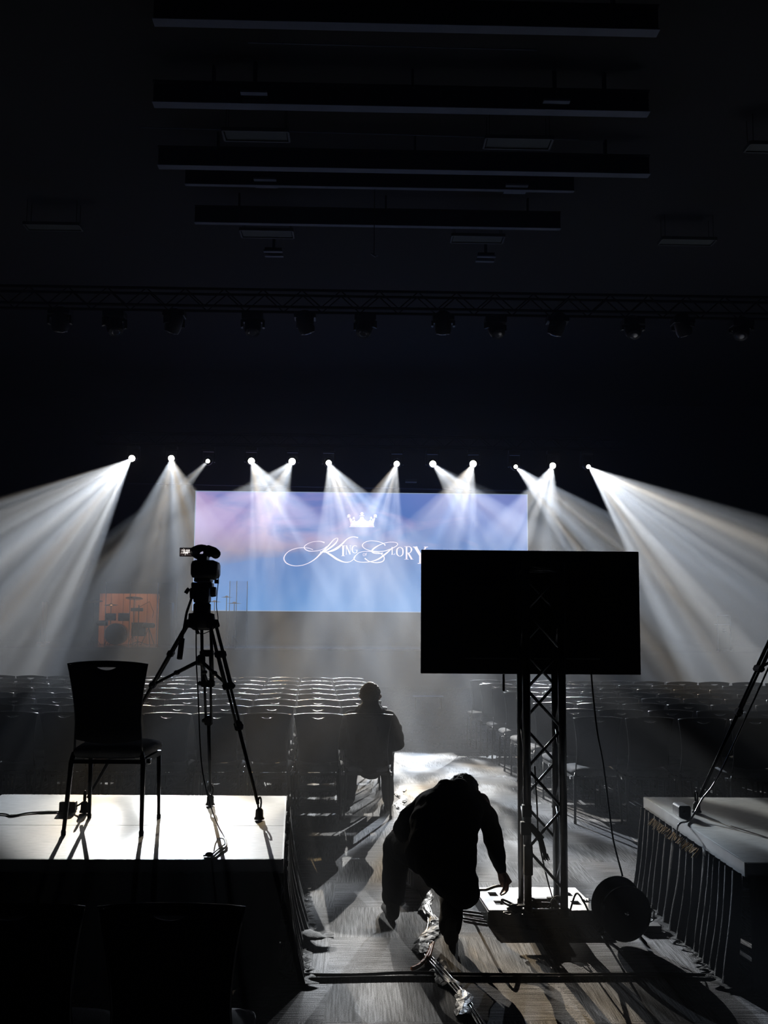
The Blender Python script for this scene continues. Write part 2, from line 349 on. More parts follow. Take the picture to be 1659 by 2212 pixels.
# ------------------------------------------------------------------ truss helper
def zigzag_truss(mb_ch, a, b, s, r=.025):
    """square box truss from a to b along X"""
    for dy in (-s/2, s/2):
        for dz in (-s/2, s/2): mb_ch.tube([a+Vector((0, dy, dz)), b+Vector((0, dy, dz))], r, 8)
def truss_x(name, x0, x1, y, z, s, label, group=None):
    M_ = FLATB
    t = empty(name, ((x0+x1)/2, y, z)); tag(t, label, 'truss', group)
    ch = MB(); zigzag_truss(ch, Vector((x0-(x0+x1)/2, 0, 0)), Vector((x1-(x0+x1)/2, 0, 0)), s); ch.build('chords', M_, t, True)
    n = int((x1-x0)/(s*1.1)); h = (x1-x0)/2
    for dy in (-s/2, s/2):
        w = MB()
        for i in range(n):
            u0 = -h+2*h*i/n; u1 = -h+2*h*(i+1)/n; sg = 1 if i % 2 else -1
            w.tube([(u0, dy, -sg*s/2), (u1, dy, sg*s/2)], .011, 5)
        w.build('lacing', M_, t)
    return t
truss_x('lighting_truss', -7.4, 7.4, 28.2, 6.78, .3, 'black lighting truss holding the row of lit beam lights above the stage')
pipe = MB().tube([atY(275, 1044, 31.6), atY(1145, 1060, 31.6)], .022, 8).build('pipe', STRIPM, None, True)
tag(pipe, 'thin pale pipe running just above the top of the video wall', 'pipe')
pj = empty('equipment_box', atY(888, 1039, 31.5)); tag(pj, 'small dark grey box hanging above the top of the video wall', 'box')
MB().box((0, 0, 0), (.36, .3, .09), bev=.01).build('housing', STRIPD, pj); MB().box((0, 0, .3), (.03, .03, .5)).build('hanger', BMETAL, pj)

# ------------------------------------------------------------------ moving-head beam lights and their beams
LENS = emit('lamp_lens', (1.0, .93, .84), 14)
lamps = [  # px, py, image angle of beam axis from straight down (deg, + right), half cone, power, lens radius, seed, floor distance of the aim
 (285, 990, -46, 15.5, 1.5, .09, 1, 18.5), (370, 990, 4, 5.9, .52, .085, 2, 9.8), (449, 996, -44, 2.6, .5, .055, 3, 9.8),
 (543, 996, 26, 5.4, .8, .09, 4, 9.8), (631, 997, -34, 6.2, .62, .095, 5, 9.8), (710, 1000, 22, 5.6, .95, .08, 6, 9.3),
 (857, 1002, -19, 4.6, .7, .08, 17, 9.8), (935, 1002, 44, 5.6, .8, .09, 8, 9.8), (1022, 1002, -22, 5.2, .8, .095, 19, 9.8),
 (1114, 1008, 47, 9.0, 1.3, .055, 10, 16.5), (1194, 1006, -20, 5.2, .85, .085, 11, 9.8), (1271, 1008, 49, 16.0, 1.9, .06, 12, 18.0)]
def gobo(ld, seed, half, strength, col):
    ld.use_nodes = True; nt = ld.node_tree; nt.nodes.clear(); N = nt.nodes.new; L = nt.links.new
    g = N('ShaderNodeNewGeometry'); vt = N('ShaderNodeVectorTransform'); vt.vector_type = 'VECTOR'; vt.convert_from = 'WORLD'; vt.convert_to = 'OBJECT'
    L(g.outputs['Incoming'], vt.inputs[0])
    sp = N('ShaderNodeSeparateXYZ'); L(vt.outputs[0], sp.inputs[0])
    def div(a, b_):
        d = N('ShaderNodeMath'); d.operation = 'DIVIDE'; L(a, d.inputs[0]); L(b_, d.inputs[1]); return d.outputs[0]
    cb = N('ShaderNodeCombineXYZ'); L(div(sp.outputs[0], sp.outputs[2]), cb.inputs[0]); L(div(sp.outputs[1], sp.outputs[2]), cb.inputs[1]); cb.inputs[2].default_value = seed*3.7
    k = 1/math.tan(math.radians(half))
    mp = N('ShaderNodeMapping'); mp.inputs['Scale'].default_value = (k, k, 1); mp.inputs['Rotation'].default_value = (0, 0, seed); L(cb.outputs[0], mp.inputs[0])
    n = N('ShaderNodeTexNoise'); n.inputs['Scale'].default_value = 3.6 if half < 8 else 4.6; n.inputs['Detail'].default_value = 1.6; n.inputs['Roughness'].default_value = .55; L(mp.outputs[0], n.inputs['Vector'])
    r = N('ShaderNodeMapRange'); r.interpolation_type = 'SMOOTHSTEP'; r.inputs[1].default_value = .43; r.inputs[2].default_value = .57; r.inputs[3].default_value = .09; r.inputs[4].default_value = 1; L(n.outputs['Fac'], r.inputs[0])
    n2 = N('ShaderNodeTexNoise'); n2.inputs['Scale'].default_value = 1.7; n2.inputs['Detail'].default_value = 1
    mp2 = N('ShaderNodeMapping'); mp2.inputs['Location'].default_value = (5, 9, seed); L(mp.outputs[0], mp2.inputs[0]); L(mp2.outputs[0], n2.inputs['Vector'])
    cr_ = N('ShaderNodeValToRGB'); e = cr_.color_ramp.elements; e[0].position = .34; e[0].color = (.66, .80, 1.0, 1); e[1].position = .70; e[1].color = (1.0, .68, .30, 1)
    x = e.new(.46); x.color = (.88, .94, 1, 1); x = e.new(.60); x.color = (1, .96, .88, 1)
    L(n2.outputs['Fac'], cr_.inputs[0])
    em = N('ShaderNodeEmission'); L(cr_.outputs[0], em.inputs[0])
    ms = N('ShaderNodeMath'); ms.operation = 'MULTIPLY'; L(r.outputs[0], ms.inputs[0]); ms.inputs[1].default_value = strength; L(ms.outputs[0], em.inputs[1])
    o = N('ShaderNodeOutputLight'); L(em.outputs[0], o.inputs[0])
def aim(o, d): o.rotation_euler = Vector(d).to_track_quat('-Z', 'Y').to_euler()
def moving_head(name, label, cat, group, pos, d, lens_r, lensmat, scale, truss_z):
    """pos: centre of the front lens; d: beam direction (unit). base clamps to the truss above"""
    h = Vector(d).normalized(); pan = math.atan2(-h.x, h.y)
    body = pos-h*.16*scale; s = scale; top = truss_z-.175-.045
    t = empty(name, (body.x, body.y, top)); tag(t, label, cat, group)
    O = Vector((body.x, body.y, top))
    q = h.to_track_quat('Z', 'Y').to_matrix()
    c0 = body-O; s = scale
    MB().box((0, 0, -.05*s), (.34*s, .24*s, .10*s), bev=.012).build('base', BLACK, t)
    MB().box((0, 0, .022), (.10*s, .06, .046)).build('clamp', BLACK, t)
    ax = Vector((math.cos(pan), math.sin(pan), 0))
    y = MB()
    for sg in (-1, 1):
        y.bar(ax*sg*.17*s+Vector((0, 0, -.10*s)), ax*sg*.17*s+Vector((0, 0, c0.z-.05)), .035*s, .10*s, up=(-ax.y, ax.x, 0))
    y.bar(ax*-.18*s+Vector((0, 0, -.12*s)), ax*.18*s+Vector((0, 0, -.12*s)), .09*s, .04*s)
    y.build('yoke', BLACK, t)
    rr_ = .13*s
    MB().lathe([(.06*s, -.20*s), (rr_*.85, -.17*s), (rr_, -.05*s), (rr_, .10*s), (max(lens_r+.02, rr_*.85), .155*s), (max(lens_r+.02, rr_*.85), .163*s)], c=c0, rot=q, n=20).build('head', BLACK, t, True)
    MB().lathe([(lens_r, .160*s), (lens_r, .168*s), (lens_r*.6, .178*s)], c=c0, rot=q, n=20).build('lens', lensmat, t, True)
    return t
LAMP_W = 1.0
words = ['outermost beam light at the left end of the lit row', 'second beam light from the left end of the lit row', 'small third beam light from the left, just left of the video wall',
 'fourth beam light from the left, above the pink clouds on screen', 'fifth beam light from the left, large and warm haloed', 'sixth beam light, last before the gap above the crown',
 'seventh beam light, first one right of the crown', 'eighth beam light from the left, second right of the crown', 'ninth beam light, large and warm above the television',
 'small tenth beam light near the right edge of the video wall', 'second beam light from the right end of the lit row', 'outermost beam light at the right end of the lit row']
for i, (px, py, ang, half, pw, lr, seed, yt) in enumerate(lamps):
    p = atY(px, py, 28.0)
    ty = 1336+1.82*FPX/yt
    tgt = atz(px+math.tan(math.radians(ang))*(ty-py), ty, 0)
    d = (tgt-p).normalized()
    dv = (CAM-p).normalized(); hd = (d*.55+dv*.45).normalized()
    moving_head('beam_light', words[i], 'stage light', 'lit beam lights above the stage', p, hd, lr, LENS, 1.0, 6.78)
    ld = bpy.data.lights.new('beam', 'SPOT'); ld.energy = 35000*pw*LAMP_W; ld.spot_size = math.radians(2*half); ld.spot_blend = .12; ld.shadow_soft_size = .035
    gobo(ld, seed, half, 1.0, None)
    lo = bpy.data.objects.new('beam', ld); COL.objects.link(lo); lo.location = p+hd*.12; aim(lo, d)

# dark moving heads on the house truss
truss_x('house_truss', -8.4, 9.0, 17.2, 7.30, .3, 'black truss with unlit moving heads hanging over the seats')
DLENS = mat('dark_glass', (.05, .05, .06), .08, 0., vary=.05)
hx = [130, 250, 370, 545, 665, 783, 957, 1077, 1197, 1370, 1480, 1600]
ordn = ['first', 'second', 'third', 'fourth', 'fifth', 'sixth', 'seventh', 'eighth', 'ninth', 'tenth', 'eleventh', 'twelfth']
for i, x in enumerate(hx):
    p = atY(x, 716+(i*.9), 17.2)
    d = Vector((.35*math.sin(i*2.1), -.5 if i % 2 else .2, -1)).normalized()
    moving_head('unlit_moving_head', f'unlit dark moving light on the house truss, {ordn[i]} from the left', 'stage light', 'unlit moving lights on the house truss', p, d, .08, DLENS, 1.1, 7.30)

# ceiling fittings
CZ = 9.0
for i, (x0, y0, x1, y1, w, lab) in enumerate([(330, 45, 1420, 76, .17, 'long pale steel beam under the dark ceiling, nearest the top of the view'),
        (330, 224, 1400, 250, .18, 'long pale steel beam under the ceiling, second from the top'), (340, 357, 1400, 384, .16, 'long pale steel beam under the ceiling, third from the top'),
        (400, 400, 1240, 414, .09, 'thin bluish steel rail close below the third ceiling beam'), (420, 481, 1210, 497, .11, 'long bluish steel rail under the ceiling, farthest of the five')]):
    A, B = atz(x0, y0, CZ), atz(x1, y1, CZ); Y = (A.y+B.y)/2
    t = empty('ceiling_beam', ((A.x+B.x)/2, Y, CZ)); tag(t, lab, 'beam', 'long steel beams under the ceiling')
    L = B.x-A.x
    MB().box((0, 0, .006), (L, w, .012)).build('lower_flange', STRIPM, t)
    MB().box((0, 0, .16), (L, .02, .3)).build('web', FLATB, t)
    MB().box((0, 0, .32), (L, w, .012)).build('upper_flange', FLATB, t)
    for k in (-.38, .02, .41): MB().box((k*L, 0, .3), (.03, w*.8, .55)).build('hanger', FLATB, t)
for i, (x0, y0, x1, y1, lab) in enumerate([(300, 275, 1250, 302, 'hair thin wire run touching the two upper recessed panels'), (535, 92, 1160, 108, 'hair thin wire run below the topmost ceiling beam')]):
    A, B = atz(x0, y0, 9.2), atz(x1, y1, 9.2); w = MB().tube([A, B], .007, 6).build('wire', STRIPM); tag(w, lab, 'wire')
for (x0, y0, x1, y1, lab) in [(480, 283, 622, 305, 'flat rectangular ceiling panel, upper left of the pair nearest the top'), (1050, 299, 1196, 322, 'flat rectangular ceiling panel, upper right of the pair nearest the top'),
        (518, 498, 632, 514, 'flat rectangular ceiling panel, lower left, under the last beam'), (977, 510, 1091, 525, 'flat rectangular ceiling panel, lower right of centre'),
        (1432, 517, 1550, 530, 'faint rectangular ceiling panel far to the right'), (50, 485, 168, 498, 'faint rectangular ceiling panel far to the left'), (1622, 312, 1760, 330, 'faint rectangular ceiling panel cut by the right picture edge')]:
    P = [atz(x0, y0, CZ+.1), atz(x1, y1, CZ+.1)]; A = atz(x0, y0, CZ+.1); B = atz(x1, y0, CZ+.1); D = atz(x0, y1, CZ+.1)
    c = Vector(((A.x+B.x)/2, (A.y+D.y)/2, CZ+.1)); w = B.x-A.x; h = abs(A.y-D.y)
    t = empty('ceiling_panel', c); tag(t, lab, 'ceiling panel', 'rectangular panels hung under the ceiling')
    MB().box((0, 0, .04), (w-.06, h-.06, .05)).build('infill', mat('panel_dark', (.035, .045, .045), .7, vary=.1), t)
    f = MB()
    for sg in (-1, 1): f.box((0, sg*h/2, .03), (w, .03, .06)); f.box((sg*w/2, 0, .03), (.03, h, .06))
    f.build('frame', STRIPD, t)
    hg = MB()
    for sx in (-1, 1):
        for sy in (-1, 1): hg.tube([(sx*w*.45, sy*h*.42, .06), (sx*w*.45, sy*h*.42, .5)], .006, 5)
    hg.build('hanging_wires', BMETAL, t)
for (x0, x1, y, lab) in [(522, 579, 211, 'small double slot air grille on ceiling, upper left'), (1170, 1227, 229, 'small double slot air grille on ceiling, upper right'), (550, 598, 395, 'small double slot air grille, middle left'),
        (1090, 1138, 408, 'bluish double slot air grille, middle right, beside the thin rail'), (571, 611, 548, 'small double slot air grille, lowest left'), (1029, 1069, 559, 'small double slot air grille, lowest right')]:
    A, B = atz(x0, y, CZ+.05), atz(x1, y, CZ+.05); w = B.x-A.x
    t = empty('air_grille', (A+B)/2); tag(t, lab, 'air grille', 'double slot grilles on the ceiling')
    for k in (-1, 1): MB().box((0, k*.13, 0), (w, .09, .03)).build('blade', STRIPM, t)
    MB().box((0, 0, .06), (w*.9, .22, .06)).build('plenum', FLATB, t)
    MB().tube([(0, 0, .1), (0, 0, .52)], .03, 8).build('duct_stub', FLATB, t)
gl = empty('hanging_bracket', atY(808, 552, 17.0)); tag(gl, 'small pale metal bracket catching light high in the middle', 'bracket')
MB().bar((-.05, 0, .03), (.03, 0, -.02), .05, .02).bar((.0, 0, 0), (.07, 0, .0), .03, .015).build('arm', STRIPM, gl); MB().tube([(0, 0, 0), (0, 0, 1.7)], .008, 6).build('drop_rod', BMETAL, gl)

# ------------------------------------------------------------------ banquet chairs
def back_w(z):  # half width of the back
    t = (z-.505)/(.935-.505)
    return .5*(.352+.0*t+.082*max(0, (t-.25)/.75)**1.7+.012*max(0, .25-t)/.25)
def back_y(x, z): return -.20-.085*((z-.42)/.52)**1.1-.018*(1-(x/.21)**2)
def make_chair():
    t = empty('banquet_chair')
    mb = MB(); cols = 21; rows = []
    # columns across, rows up, slot near the top
    def col(j, side):
        u = -1+2*j/(cols-1); out = []
        zs_top = .930+.015*(1-u*u)
        inslot = abs(u*.21) < .062
        xs = min(1, abs(u*.21)/.062); zl = .917-.020*(1-xs*xs); zh = .917+.002*(1-xs*xs)
        zb = .515-.022*(1-u*u)
        zr = [zb+(zl-zb)*k/7 for k in range(8)]+[zh, (zh+zs_top)/2, zs_top]
        return [(u*back_w(z), z) for z in zr], inslot
    cs = [col(j, 0) for j in range(cols)]
    for off, tag_ in ((.0, 0), (.028, 1)):
        vs = [[mb.bm.verts.new((x, back_y(x, z)+off, z)) for x, z in c[0]] for c in cs]
        rows.append(vs)
        for j in range(cols-1):
            for k in range(10):
                if k == 7: continue
                mb.face((vs[j][k], vs[j+1][k], vs[j+1][k+1], vs[j][k+1]))
    A, B = rows
    for j in range(cols-1):
        for k in (0, 10): mb.face((A[j][k], A[j+1][k], B[j+1][k], B[j][k]))
        if cs[j][1] or cs[j+1][1]:
            for k in (7, 8): mb.face((A[j][k], A[j+1][k], B[j+1][k], B[j][k]))
    for j in (0, cols-1):
        for k in range(10): mb.face((A[j][k], A[j][k+1], B[j][k+1], B[j][k]))
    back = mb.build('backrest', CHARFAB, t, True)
    mb = MB(); pts = []
    for k in range(9):
        z = .42+(.935-.42)*k/8; x = -back_w(z)-.004; pts.append((x, back_y(x, z)+.014, z))
    for k in range(1, 12):
        u = -1+2*k/12; z = .934+.015*(1-u*u); x = u*back_w(.932); pts.append((x, back_y(x, z)+.014, z))
    for k in range(8, -1, -1):
        z = .42+(.935-.42)*k/8; x = back_w(z)+.004; pts.append((x, back_y(x, z)+.014, z))
    mb.tube(pts, .0065, 6).build('back_frame', DARKCHROME, t, True)
    mb = MB(); pts = []
    for k in range(9):
        x = -.062+.124*k/8; z = .917-.020*(1-(x/.062)**2)+.001; pts.append((x, back_y(x, z)+.004, z))
    mb.tube(pts, .0042, 5).build('hand_grip', CHROME, t, True)
    # seat: rounded cushion
    mb = MB(); sec = []
    for (dy, top, bot, hw) in ((-.215, .452, .425, .185), (-.205, .466, .408, .197), (-.10, .474, .402, .212), (.05, .478, .400, .222), (.16, .476, .402, .226), (.215, .462, .410, .220), (.235, .440, .425, .205)):
        ring = []
        n = 18
        for k in range(n):
            a_ = 2*PI*k/n; cx_, cz_ = math.cos(a_), math.sin(a_)
            ex = abs(cx_)**.45*math.copysign(1, cx_); ez = abs(cz_)**.6*math.copysign(1, cz_)
            ring.append(Vector((ex*hw, dy, (top+bot)/2+ez*(top-bot)/2+.006*(1-abs(ex)) * (1 if ez > 0 else 0))))
        sec.append(ring)
    mb.grid(sec, True); mb.bm.verts.ensure_lookup_table(); nv = 18
    mb.face([mb.bm.verts[k] for k in range(nv)]); mb.face([mb.bm.verts[len(mb.bm.verts)-nv+k] for k in range(nv)])
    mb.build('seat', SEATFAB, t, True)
    mb = MB()
    for sg in (-1, 1): mb.bar((sg*.200, -.205, .392), (sg*.205, .20, .392), .022, .028)
    mb.bar((-.2, -.205, .392), (.2, -.205, .392), .02, .022); mb.bar((-.205, .2, .392), (.205, .2, .392), .02, .022)
    mb.build('seat_frame', BMETAL, t)
    for sg in (-1, 1):
        MB().box((sg*.218, -.12, .385), (.016, .04, .03), bev=.004).build('ganging_bracket', CHROME, t)
    for sg in (-1, 1):
        mb = MB(); mb.tube([(sg*.188, -.198, .44), (sg*.200, -.205, .39), (sg*.214, -.255, .012)], [.015, .015, .011], 6)
        l = mb.build('leg', BMETAL, t, True); MB().lathe([(.013, 0), (.014, .02), (.011, .03)], (sg*.214, -.256, 0), n=8).build('foot_cap', RUBBER, l)
        mb = MB(); mb.tube([(sg*.203, .195, .40), (sg*.207, .225, .012)], [.014, .010], 6)
        l = mb.build('leg', BMETAL, t, True); MB().lathe([(.012, 0), (.013, .02), (.010, .03)], (sg*.207, .2255, 0), n=8).build('foot_cap', RUBBER, l)
    return t
proto = make_chair()
proto.location = (-1.395, 6.03, .62); tag(proto, 'banquet chair with charcoal back standing on the bright left riser', 'chair', 'banquet chairs')
proto.rotation_euler.z = math.radians(-1)
rown = ['nearest row', 'second row', 'third row', 'fourth row', 'fifth row', 'sixth row', 'seventh row', 'farthest row']
seatn = ['aisle seat', 'second seat', 'third seat', 'fourth seat', 'fifth seat', 'sixth seat', 'seventh seat', 'eighth seat', 'ninth seat', 'tenth seat', 'eleventh seat', 'twelfth seat', 'thirteenth seat']
rng = random.Random(3)
for i in range(8):
    Y = 9.72+.80*i; kmin = -int((775*Y/FPX-.83)/.462+1.3)
    for k in range(2, kmin-1, -1):
        c_ = copy_tree(proto); j = 2-k
        c_.location = (-.823-.036*i+.462*k+rng.uniform(-.008, .008), Y+.004*(j-4)**2*.6+rng.uniform(-.012, .012), 0); c_.rotation_euler.z = rng.uniform(-.01, .01)-.006*max(0, j-3)
        lab = f'dark banquet chair in the left block, {rown[i]}, {seatn[min(j,12)]} from the aisle' if j else f'dark banquet chair in the left block, {rown[i]}, at the aisle'
        if i == 0 and j == 0: lab = 'dark banquet chair under the seated person, nearest row at the aisle'
        tag(c_, lab, 'chair', 'banquet chairs in rows')
    Yr = Y-.16-.016*i; x0 = 2.17-.047*i; n = int((890*Y/FPX-x0)/.465+1.5)
    for j in range(n):
        c_ = copy_tree(proto)
        c_.location = (x0+.468*j+rng.uniform(-.01, .01), Yr-.02*j+rng.uniform(-.015, .015), 0); c_.rotation_euler.z = .02+rng.uniform(-.01, .01)
        lab = f'dark banquet chair in the right block, {rown[i]}, {seatn[min(j,12)]} from the aisle' if j else f'dark banquet chair in the right block, {rown[i]}, at the aisle'
        tag(c_, lab, 'chair', 'banquet chairs in rows')
c_ = copy_tree(proto); c_.location = (-.565, 3.50, 0); c_.rotation_euler.z = 0; tag(c_, 'black banquet chair in front of the left riser, nearest to the viewer', 'chair', 'banquet chairs')
c_ = copy_tree(proto); c_.location = (-1.06, 3.50, 0); c_.rotation_euler.z = .02; tag(c_, 'black banquet chair at the bottom left picture edge', 'chair', 'banquet chairs')

# ------------------------------------------------------------------ risers with skirts
PZ = .62
def riser(P, label, seamf, skirts, slabel):
    """P: back-left, back-right, front-right, front-left corners of the top"""
    o = P[3]; t = empty('riser', (o[0], o[1], 0)); tag(t, label, 'riser')
    O = Vector((o[0], o[1], 0)); Q = [Vector((p[0], p[1], 0))-O for p in P]
    bl, br, frr, fl = Q
    def lerp(a, b_, f): return a+(b_-a)*f
    for f0, f1 in ((0, seamf-.002), (seamf+.002, 1)):
        q = [lerp(fl, bl, f0), lerp(frr, br, f0), lerp(frr, br, f1), lerp(fl, bl, f1)]
        MB().prism([(v.x, v.y) for v in q], lambda u, v, h: Vector((u, v, h)), PZ-.02, PZ).build('deck_panel', DECK, t)
    ed = MB()
    for a_, b_ in ((bl, br), (br, frr), (frr, fl), (fl, bl)):
        ed.bar(a_+Vector((0, 0, PZ-.036)), b_+Vector((0, 0, PZ-.036)), .018, .07)
    ed.build('edge_frame', mat('edge_alu', (.45, .46, .47), .4, .7, vary=.1), t)
    cx_ = (bl+br+frr+fl)/4
    for c in Q:
        p = c+(cx_-c)*.12; MB().tube([(p.x, p.y, 0), (p.x, p.y, PZ-.02)], .022, 8).build('leg', BMETAL, t)
    for (a_, b_, flare, lab) in skirts:
        A, B = Q[a_], Q[b_]; L = (B-A).length; n = int(L/.014); dirv = (B-A).normalized(); nrm = Vector((dirv.y, -dirv.x, 0)); nrm = nrm if nrm.dot((A+B)/2-cx_) > 0 else -nrm
        rws = []
        for r_ in range(13):
            f = r_/12; z = (PZ-.075)*(1-f)+.012; row = []
            for i in range(n+1):
                s_ = i/n*L
                ph = s_*2*PI/.12+3.2*math.sin(s_*4.1)+2.4*mnoise.noise(Vector((s_*3.3, r_*.12, 3)))
                amp = .010+.014*f+.010*mnoise.noise(Vector((s_*5, 0, 1)))
                fl_ = flare*f**1.8*(.7+.6*mnoise.noise(Vector((s_*1.6, 2, 7))))
                row.append(A+dirv*s_+nrm*(.014+amp+amp*math.sin(ph)+fl_)+Vector((0, 0, z)))
            rws.append(row)
        # cloth puddling on the floor
        for g in range(1, 4):
            row = [Vector((p.x, p.y, .008))+nrm*(.018*g*(1+.5*mnoise.noise(Vector((p.x*2.5, p.y*2.5, 1)))))*(1 if flare > .03 else .3)+Vector((0, 0, .010*abs(math.sin(g*1.9+p.x*3+p.y*3)))) for p in rws[12]]
            rws.append(row)
        sk = MB().grid(rws).build('skirt', BLKCLOTH, t, True)
        if lab: sk['label'] = lab
    return t
q0 = atz(616, 1719.5, PZ); q1 = atz(608.7, 1854.7, PZ); q2 = atz(8, 1716, PZ)
lr = riser([(q2.x, q2.y+.0), (q0.x, q0.y), (q1.x, q1.y), (q2.x-.02, q1.y-.02)], 'left stage riser with a brightly lit pale deck and black skirt', .45,
      [(2, 1, .10, 'draped black side skirt'), (3, 2, .015, None), (1, 0, .015, None), (0, 3, .015, None)], '')  # unseen back and left skirts added to stop light passing under
q0 = atz(1392.5, 1721.8, PZ); q1 = atz(1611.8, 1862.8, PZ)
rr2 = riser([(q0.x, q0.y), (q0.x+2.44, q0.y-.03), (q1.x+2.44, q1.y-.03), (q1.x, q1.y)], 'right stage riser with grey deck and pleated black skirt', .45,
      [(0, 3, .06, 'pleated black side skirt'), (3, 2, .015, None), (2, 1, .015, None), (1, 0, .015, None)], '')  # right and back skirts are unseen, added to block light beneath the deck
# warm fringe under the right riser's edge
w = MB()
for i in range(60):
    f = .18+.5*i/60; p = Vector((0, (q0.y-q1.y)*(1-f), 0))
    w.bar(p+Vector((-.022-.01*rng.random(), 0, PZ-.075)), p+Vector((-.05-.02*rng.random(), rng.uniform(-.02, .02), PZ-.10-.03*rng.random())), .003)
w.build('hook_tape', mat('ochre_fleece', (.30, .19, .06), .9, vary=.4), rr2)['label'] = 'ochre fringe of fastening tape'

# ------------------------------------------------------------------ tripods
def make_tripod(feet, apex, bowl_h, name, label):
    """feet: world points; apex: bowl centre"""
    C0 = Vector((apex.x, apex.y, feet[0].z)); t = empty(name, C0); tag(t, label, 'tripod')
    hb = apex.z-C0.z
    MB().lathe([(.05, hb-.09), (.075, hb-.07), (.085, hb-.02), (.08, hb+.01), (.05, hb+.02)], n=20).build('bowl', BMETAL, t, True)
    hub = Vector((0, 0, hb*.77))
    for fi, fpt in enumerate(feet):
        f = Vector(fpt)-C0; hz = Vector((f.x, f.y, 0)).normalized(); sd = Vector((-hz.y, hz.x, 0))
        top = hz*.085+Vector((0, 0, hb-.05)); foot = f+Vector((0, 0, .06)); ax = foot-top
        P = lambda u: top+ax*u
        l = MB()
        for sg in (-1, 1):
            l.tube([top+sd*sg*.030, P(.34)+sd*sg*.034], .0105, 8)
            l.tube([P(.17)+sd*sg*.022, P(.56)+sd*sg*.018], .0085, 8)
        l.tube([P(.53), P(.97)], [.012, .010], 8)
        leg = l.build('leg', BMETAL, t, True)
        for u, w_, h_ in ((.0, .10, .05), (.17, .088, .04), (.345, .09, .04), (.56, .05, .055)):
            k = MB(); k.bar(P(u)-ax.normalized()*h_/2, P(u)+ax.normalized()*h_/2, w_, .036, up=hz, bev=.006)
            if u > .3: k.sphere(P(u)+sd*(w_/2+.006), .015, 10)
            k.build('leg_clamp', BLACK, leg)
        ft = MB(); dn = ax.normalized()
        ft.lathe([(.012, 0), (.022, -.012), (.024, -.05), (.03, -.058), (.03, -.066), (.012, -.07)][::-1], c=f+Vector((0, 0, .072)), n=14)
        ft.tube([f+Vector((0, 0, .10))+sd*.018*math.cos(a_)+Vector((0, 0, .035*math.sin(a_))) for a_ in [2*PI*q/10 for q in range(11)]], .006, 6)
        ft.build('foot', RUBBER, leg)
        sp = MB(); m_ = P(.345); sp.tube([hub, (hub+m_)/2], .012, 8); sp.tube([(hub+m_)/2, m_], .009, 8); sp.sphere((hub+m_)/2, (.02, .02, .016), 10)
        sp.build('spreader_arm', BMETAL, t, True)
    MB().lathe([(.02, -.03), (.03, -.01), (.03, .02), (.012, .035)], c=hub, n=12).build('spreader_hub', BLACK, t, True)
    return t, C0, hb
apx = atY(436, 1330, 6.42)
T, TC, hb = make_tripod([atz(560, 1772, PZ), atz(454, 1741, PZ), atz(182, 1757, PZ)], apx, 0, 'camera_tripod', 'tall black video tripod standing on the bright left riser')
# fluid head
MB().lathe([(.045, hb), (.055, hb+.02), (.055, hb+.07), (.04, hb+.085)], n=16).build('pan_base', BLACK, T, True)
hd_ = MB().box((0, 0, hb+.13), (.095, .13, .10), bev=.012).box((0, .0, hb+.19), (.13, .10, .035), bev=.008)
hd_.lathe([(.035, -.075), (.038, -.06), (.038, -.05)], c=(0, 0, hb+.14), axis='X', n=14).lathe([(.03, .052), (.034, .06), (.03, .085)], c=(0, 0, hb+.15), axis='X', n=14)
hd_.bar((.075, 0, hb+.215), (.10, 0, hb+.215), .025).bar((-.085, 0, hb+.17), (-.105, 0, hb+.14), .022)
hd_.build('fluid_head', BLACK, T)
MB().tube([(-.055, -.05, hb+.12), (-.075, -.12, hb+.02), (-.085, -.2, hb-.14)], .008, 8).tube([(-.085, -.2, hb-.14), (-.09, -.24, hb-.26)], .017, 10).build('pan_handle', BLACK, T, True)
MB().box((-.035, -.13, hb-.03), (.05, .04, .09), bev=.008).tube([(-.02, -.13, hb-.07), (.005, -.14, hb-.11)], .009, 6).build('remote_control', BLACK, T)
plate_z = TC.z+hb+.21
# camcorder seen from behind
cc = empty('camcorder', (TC.x+.005, TC.y, plate_z)); tag(cc, 'black camcorder with a lit flip-out screen on the tripod', 'camera')
b_ = MB().box((.012, 0, .078), (.165, .20, .115), bev=.028); b_.box((0, 0, .012), (.10, .14, .024), bev=.006); b_.build('body', BLACK, cc, True)
h_ = MB().box((-.005, .0, .150), (.06, .14, .05), bev=.012)
sec = []
for dy, w_, z0, z1 in ((-.11, .035, .165, .20), (-.07, .060, .150, .228), (.02, .066, .140, .240), (.10, .060, .150, .230), (.15, .03, .170, .205)):
    sec.append([Vector((-.022+w_*math.cos(a_), dy, (z0+z1)/2+(z1-z0)/2*math.sin(a_))) for a_ in [2*PI*q/16 for q in range(16)]])
h_.grid(sec, True); h_.build('top_handle', BLACK, cc, True)
MB().tube([(.03, -.05, .195), (.07, -.10, .185), (.095, -.14, .168)], [.036, .032, .030], 12).build('eyepiece', BLACK, cc, True)
MB().tube([(.012, .1, .078), (.012, .16, .078), (.012, .26, .078)], [.055, .05, .058], 16).build('lens_barrel', BLACK, cc, True)
MB().tube([(.03, .1, .20), (.03, .28, .20)], [.014, .014], 10).build('microphone', BLACK, cc, True)
lcd = MB().box((-.108, -.02, .187), (.088, .012, .056), bev=.004).build('flip_screen', BLACK, cc)
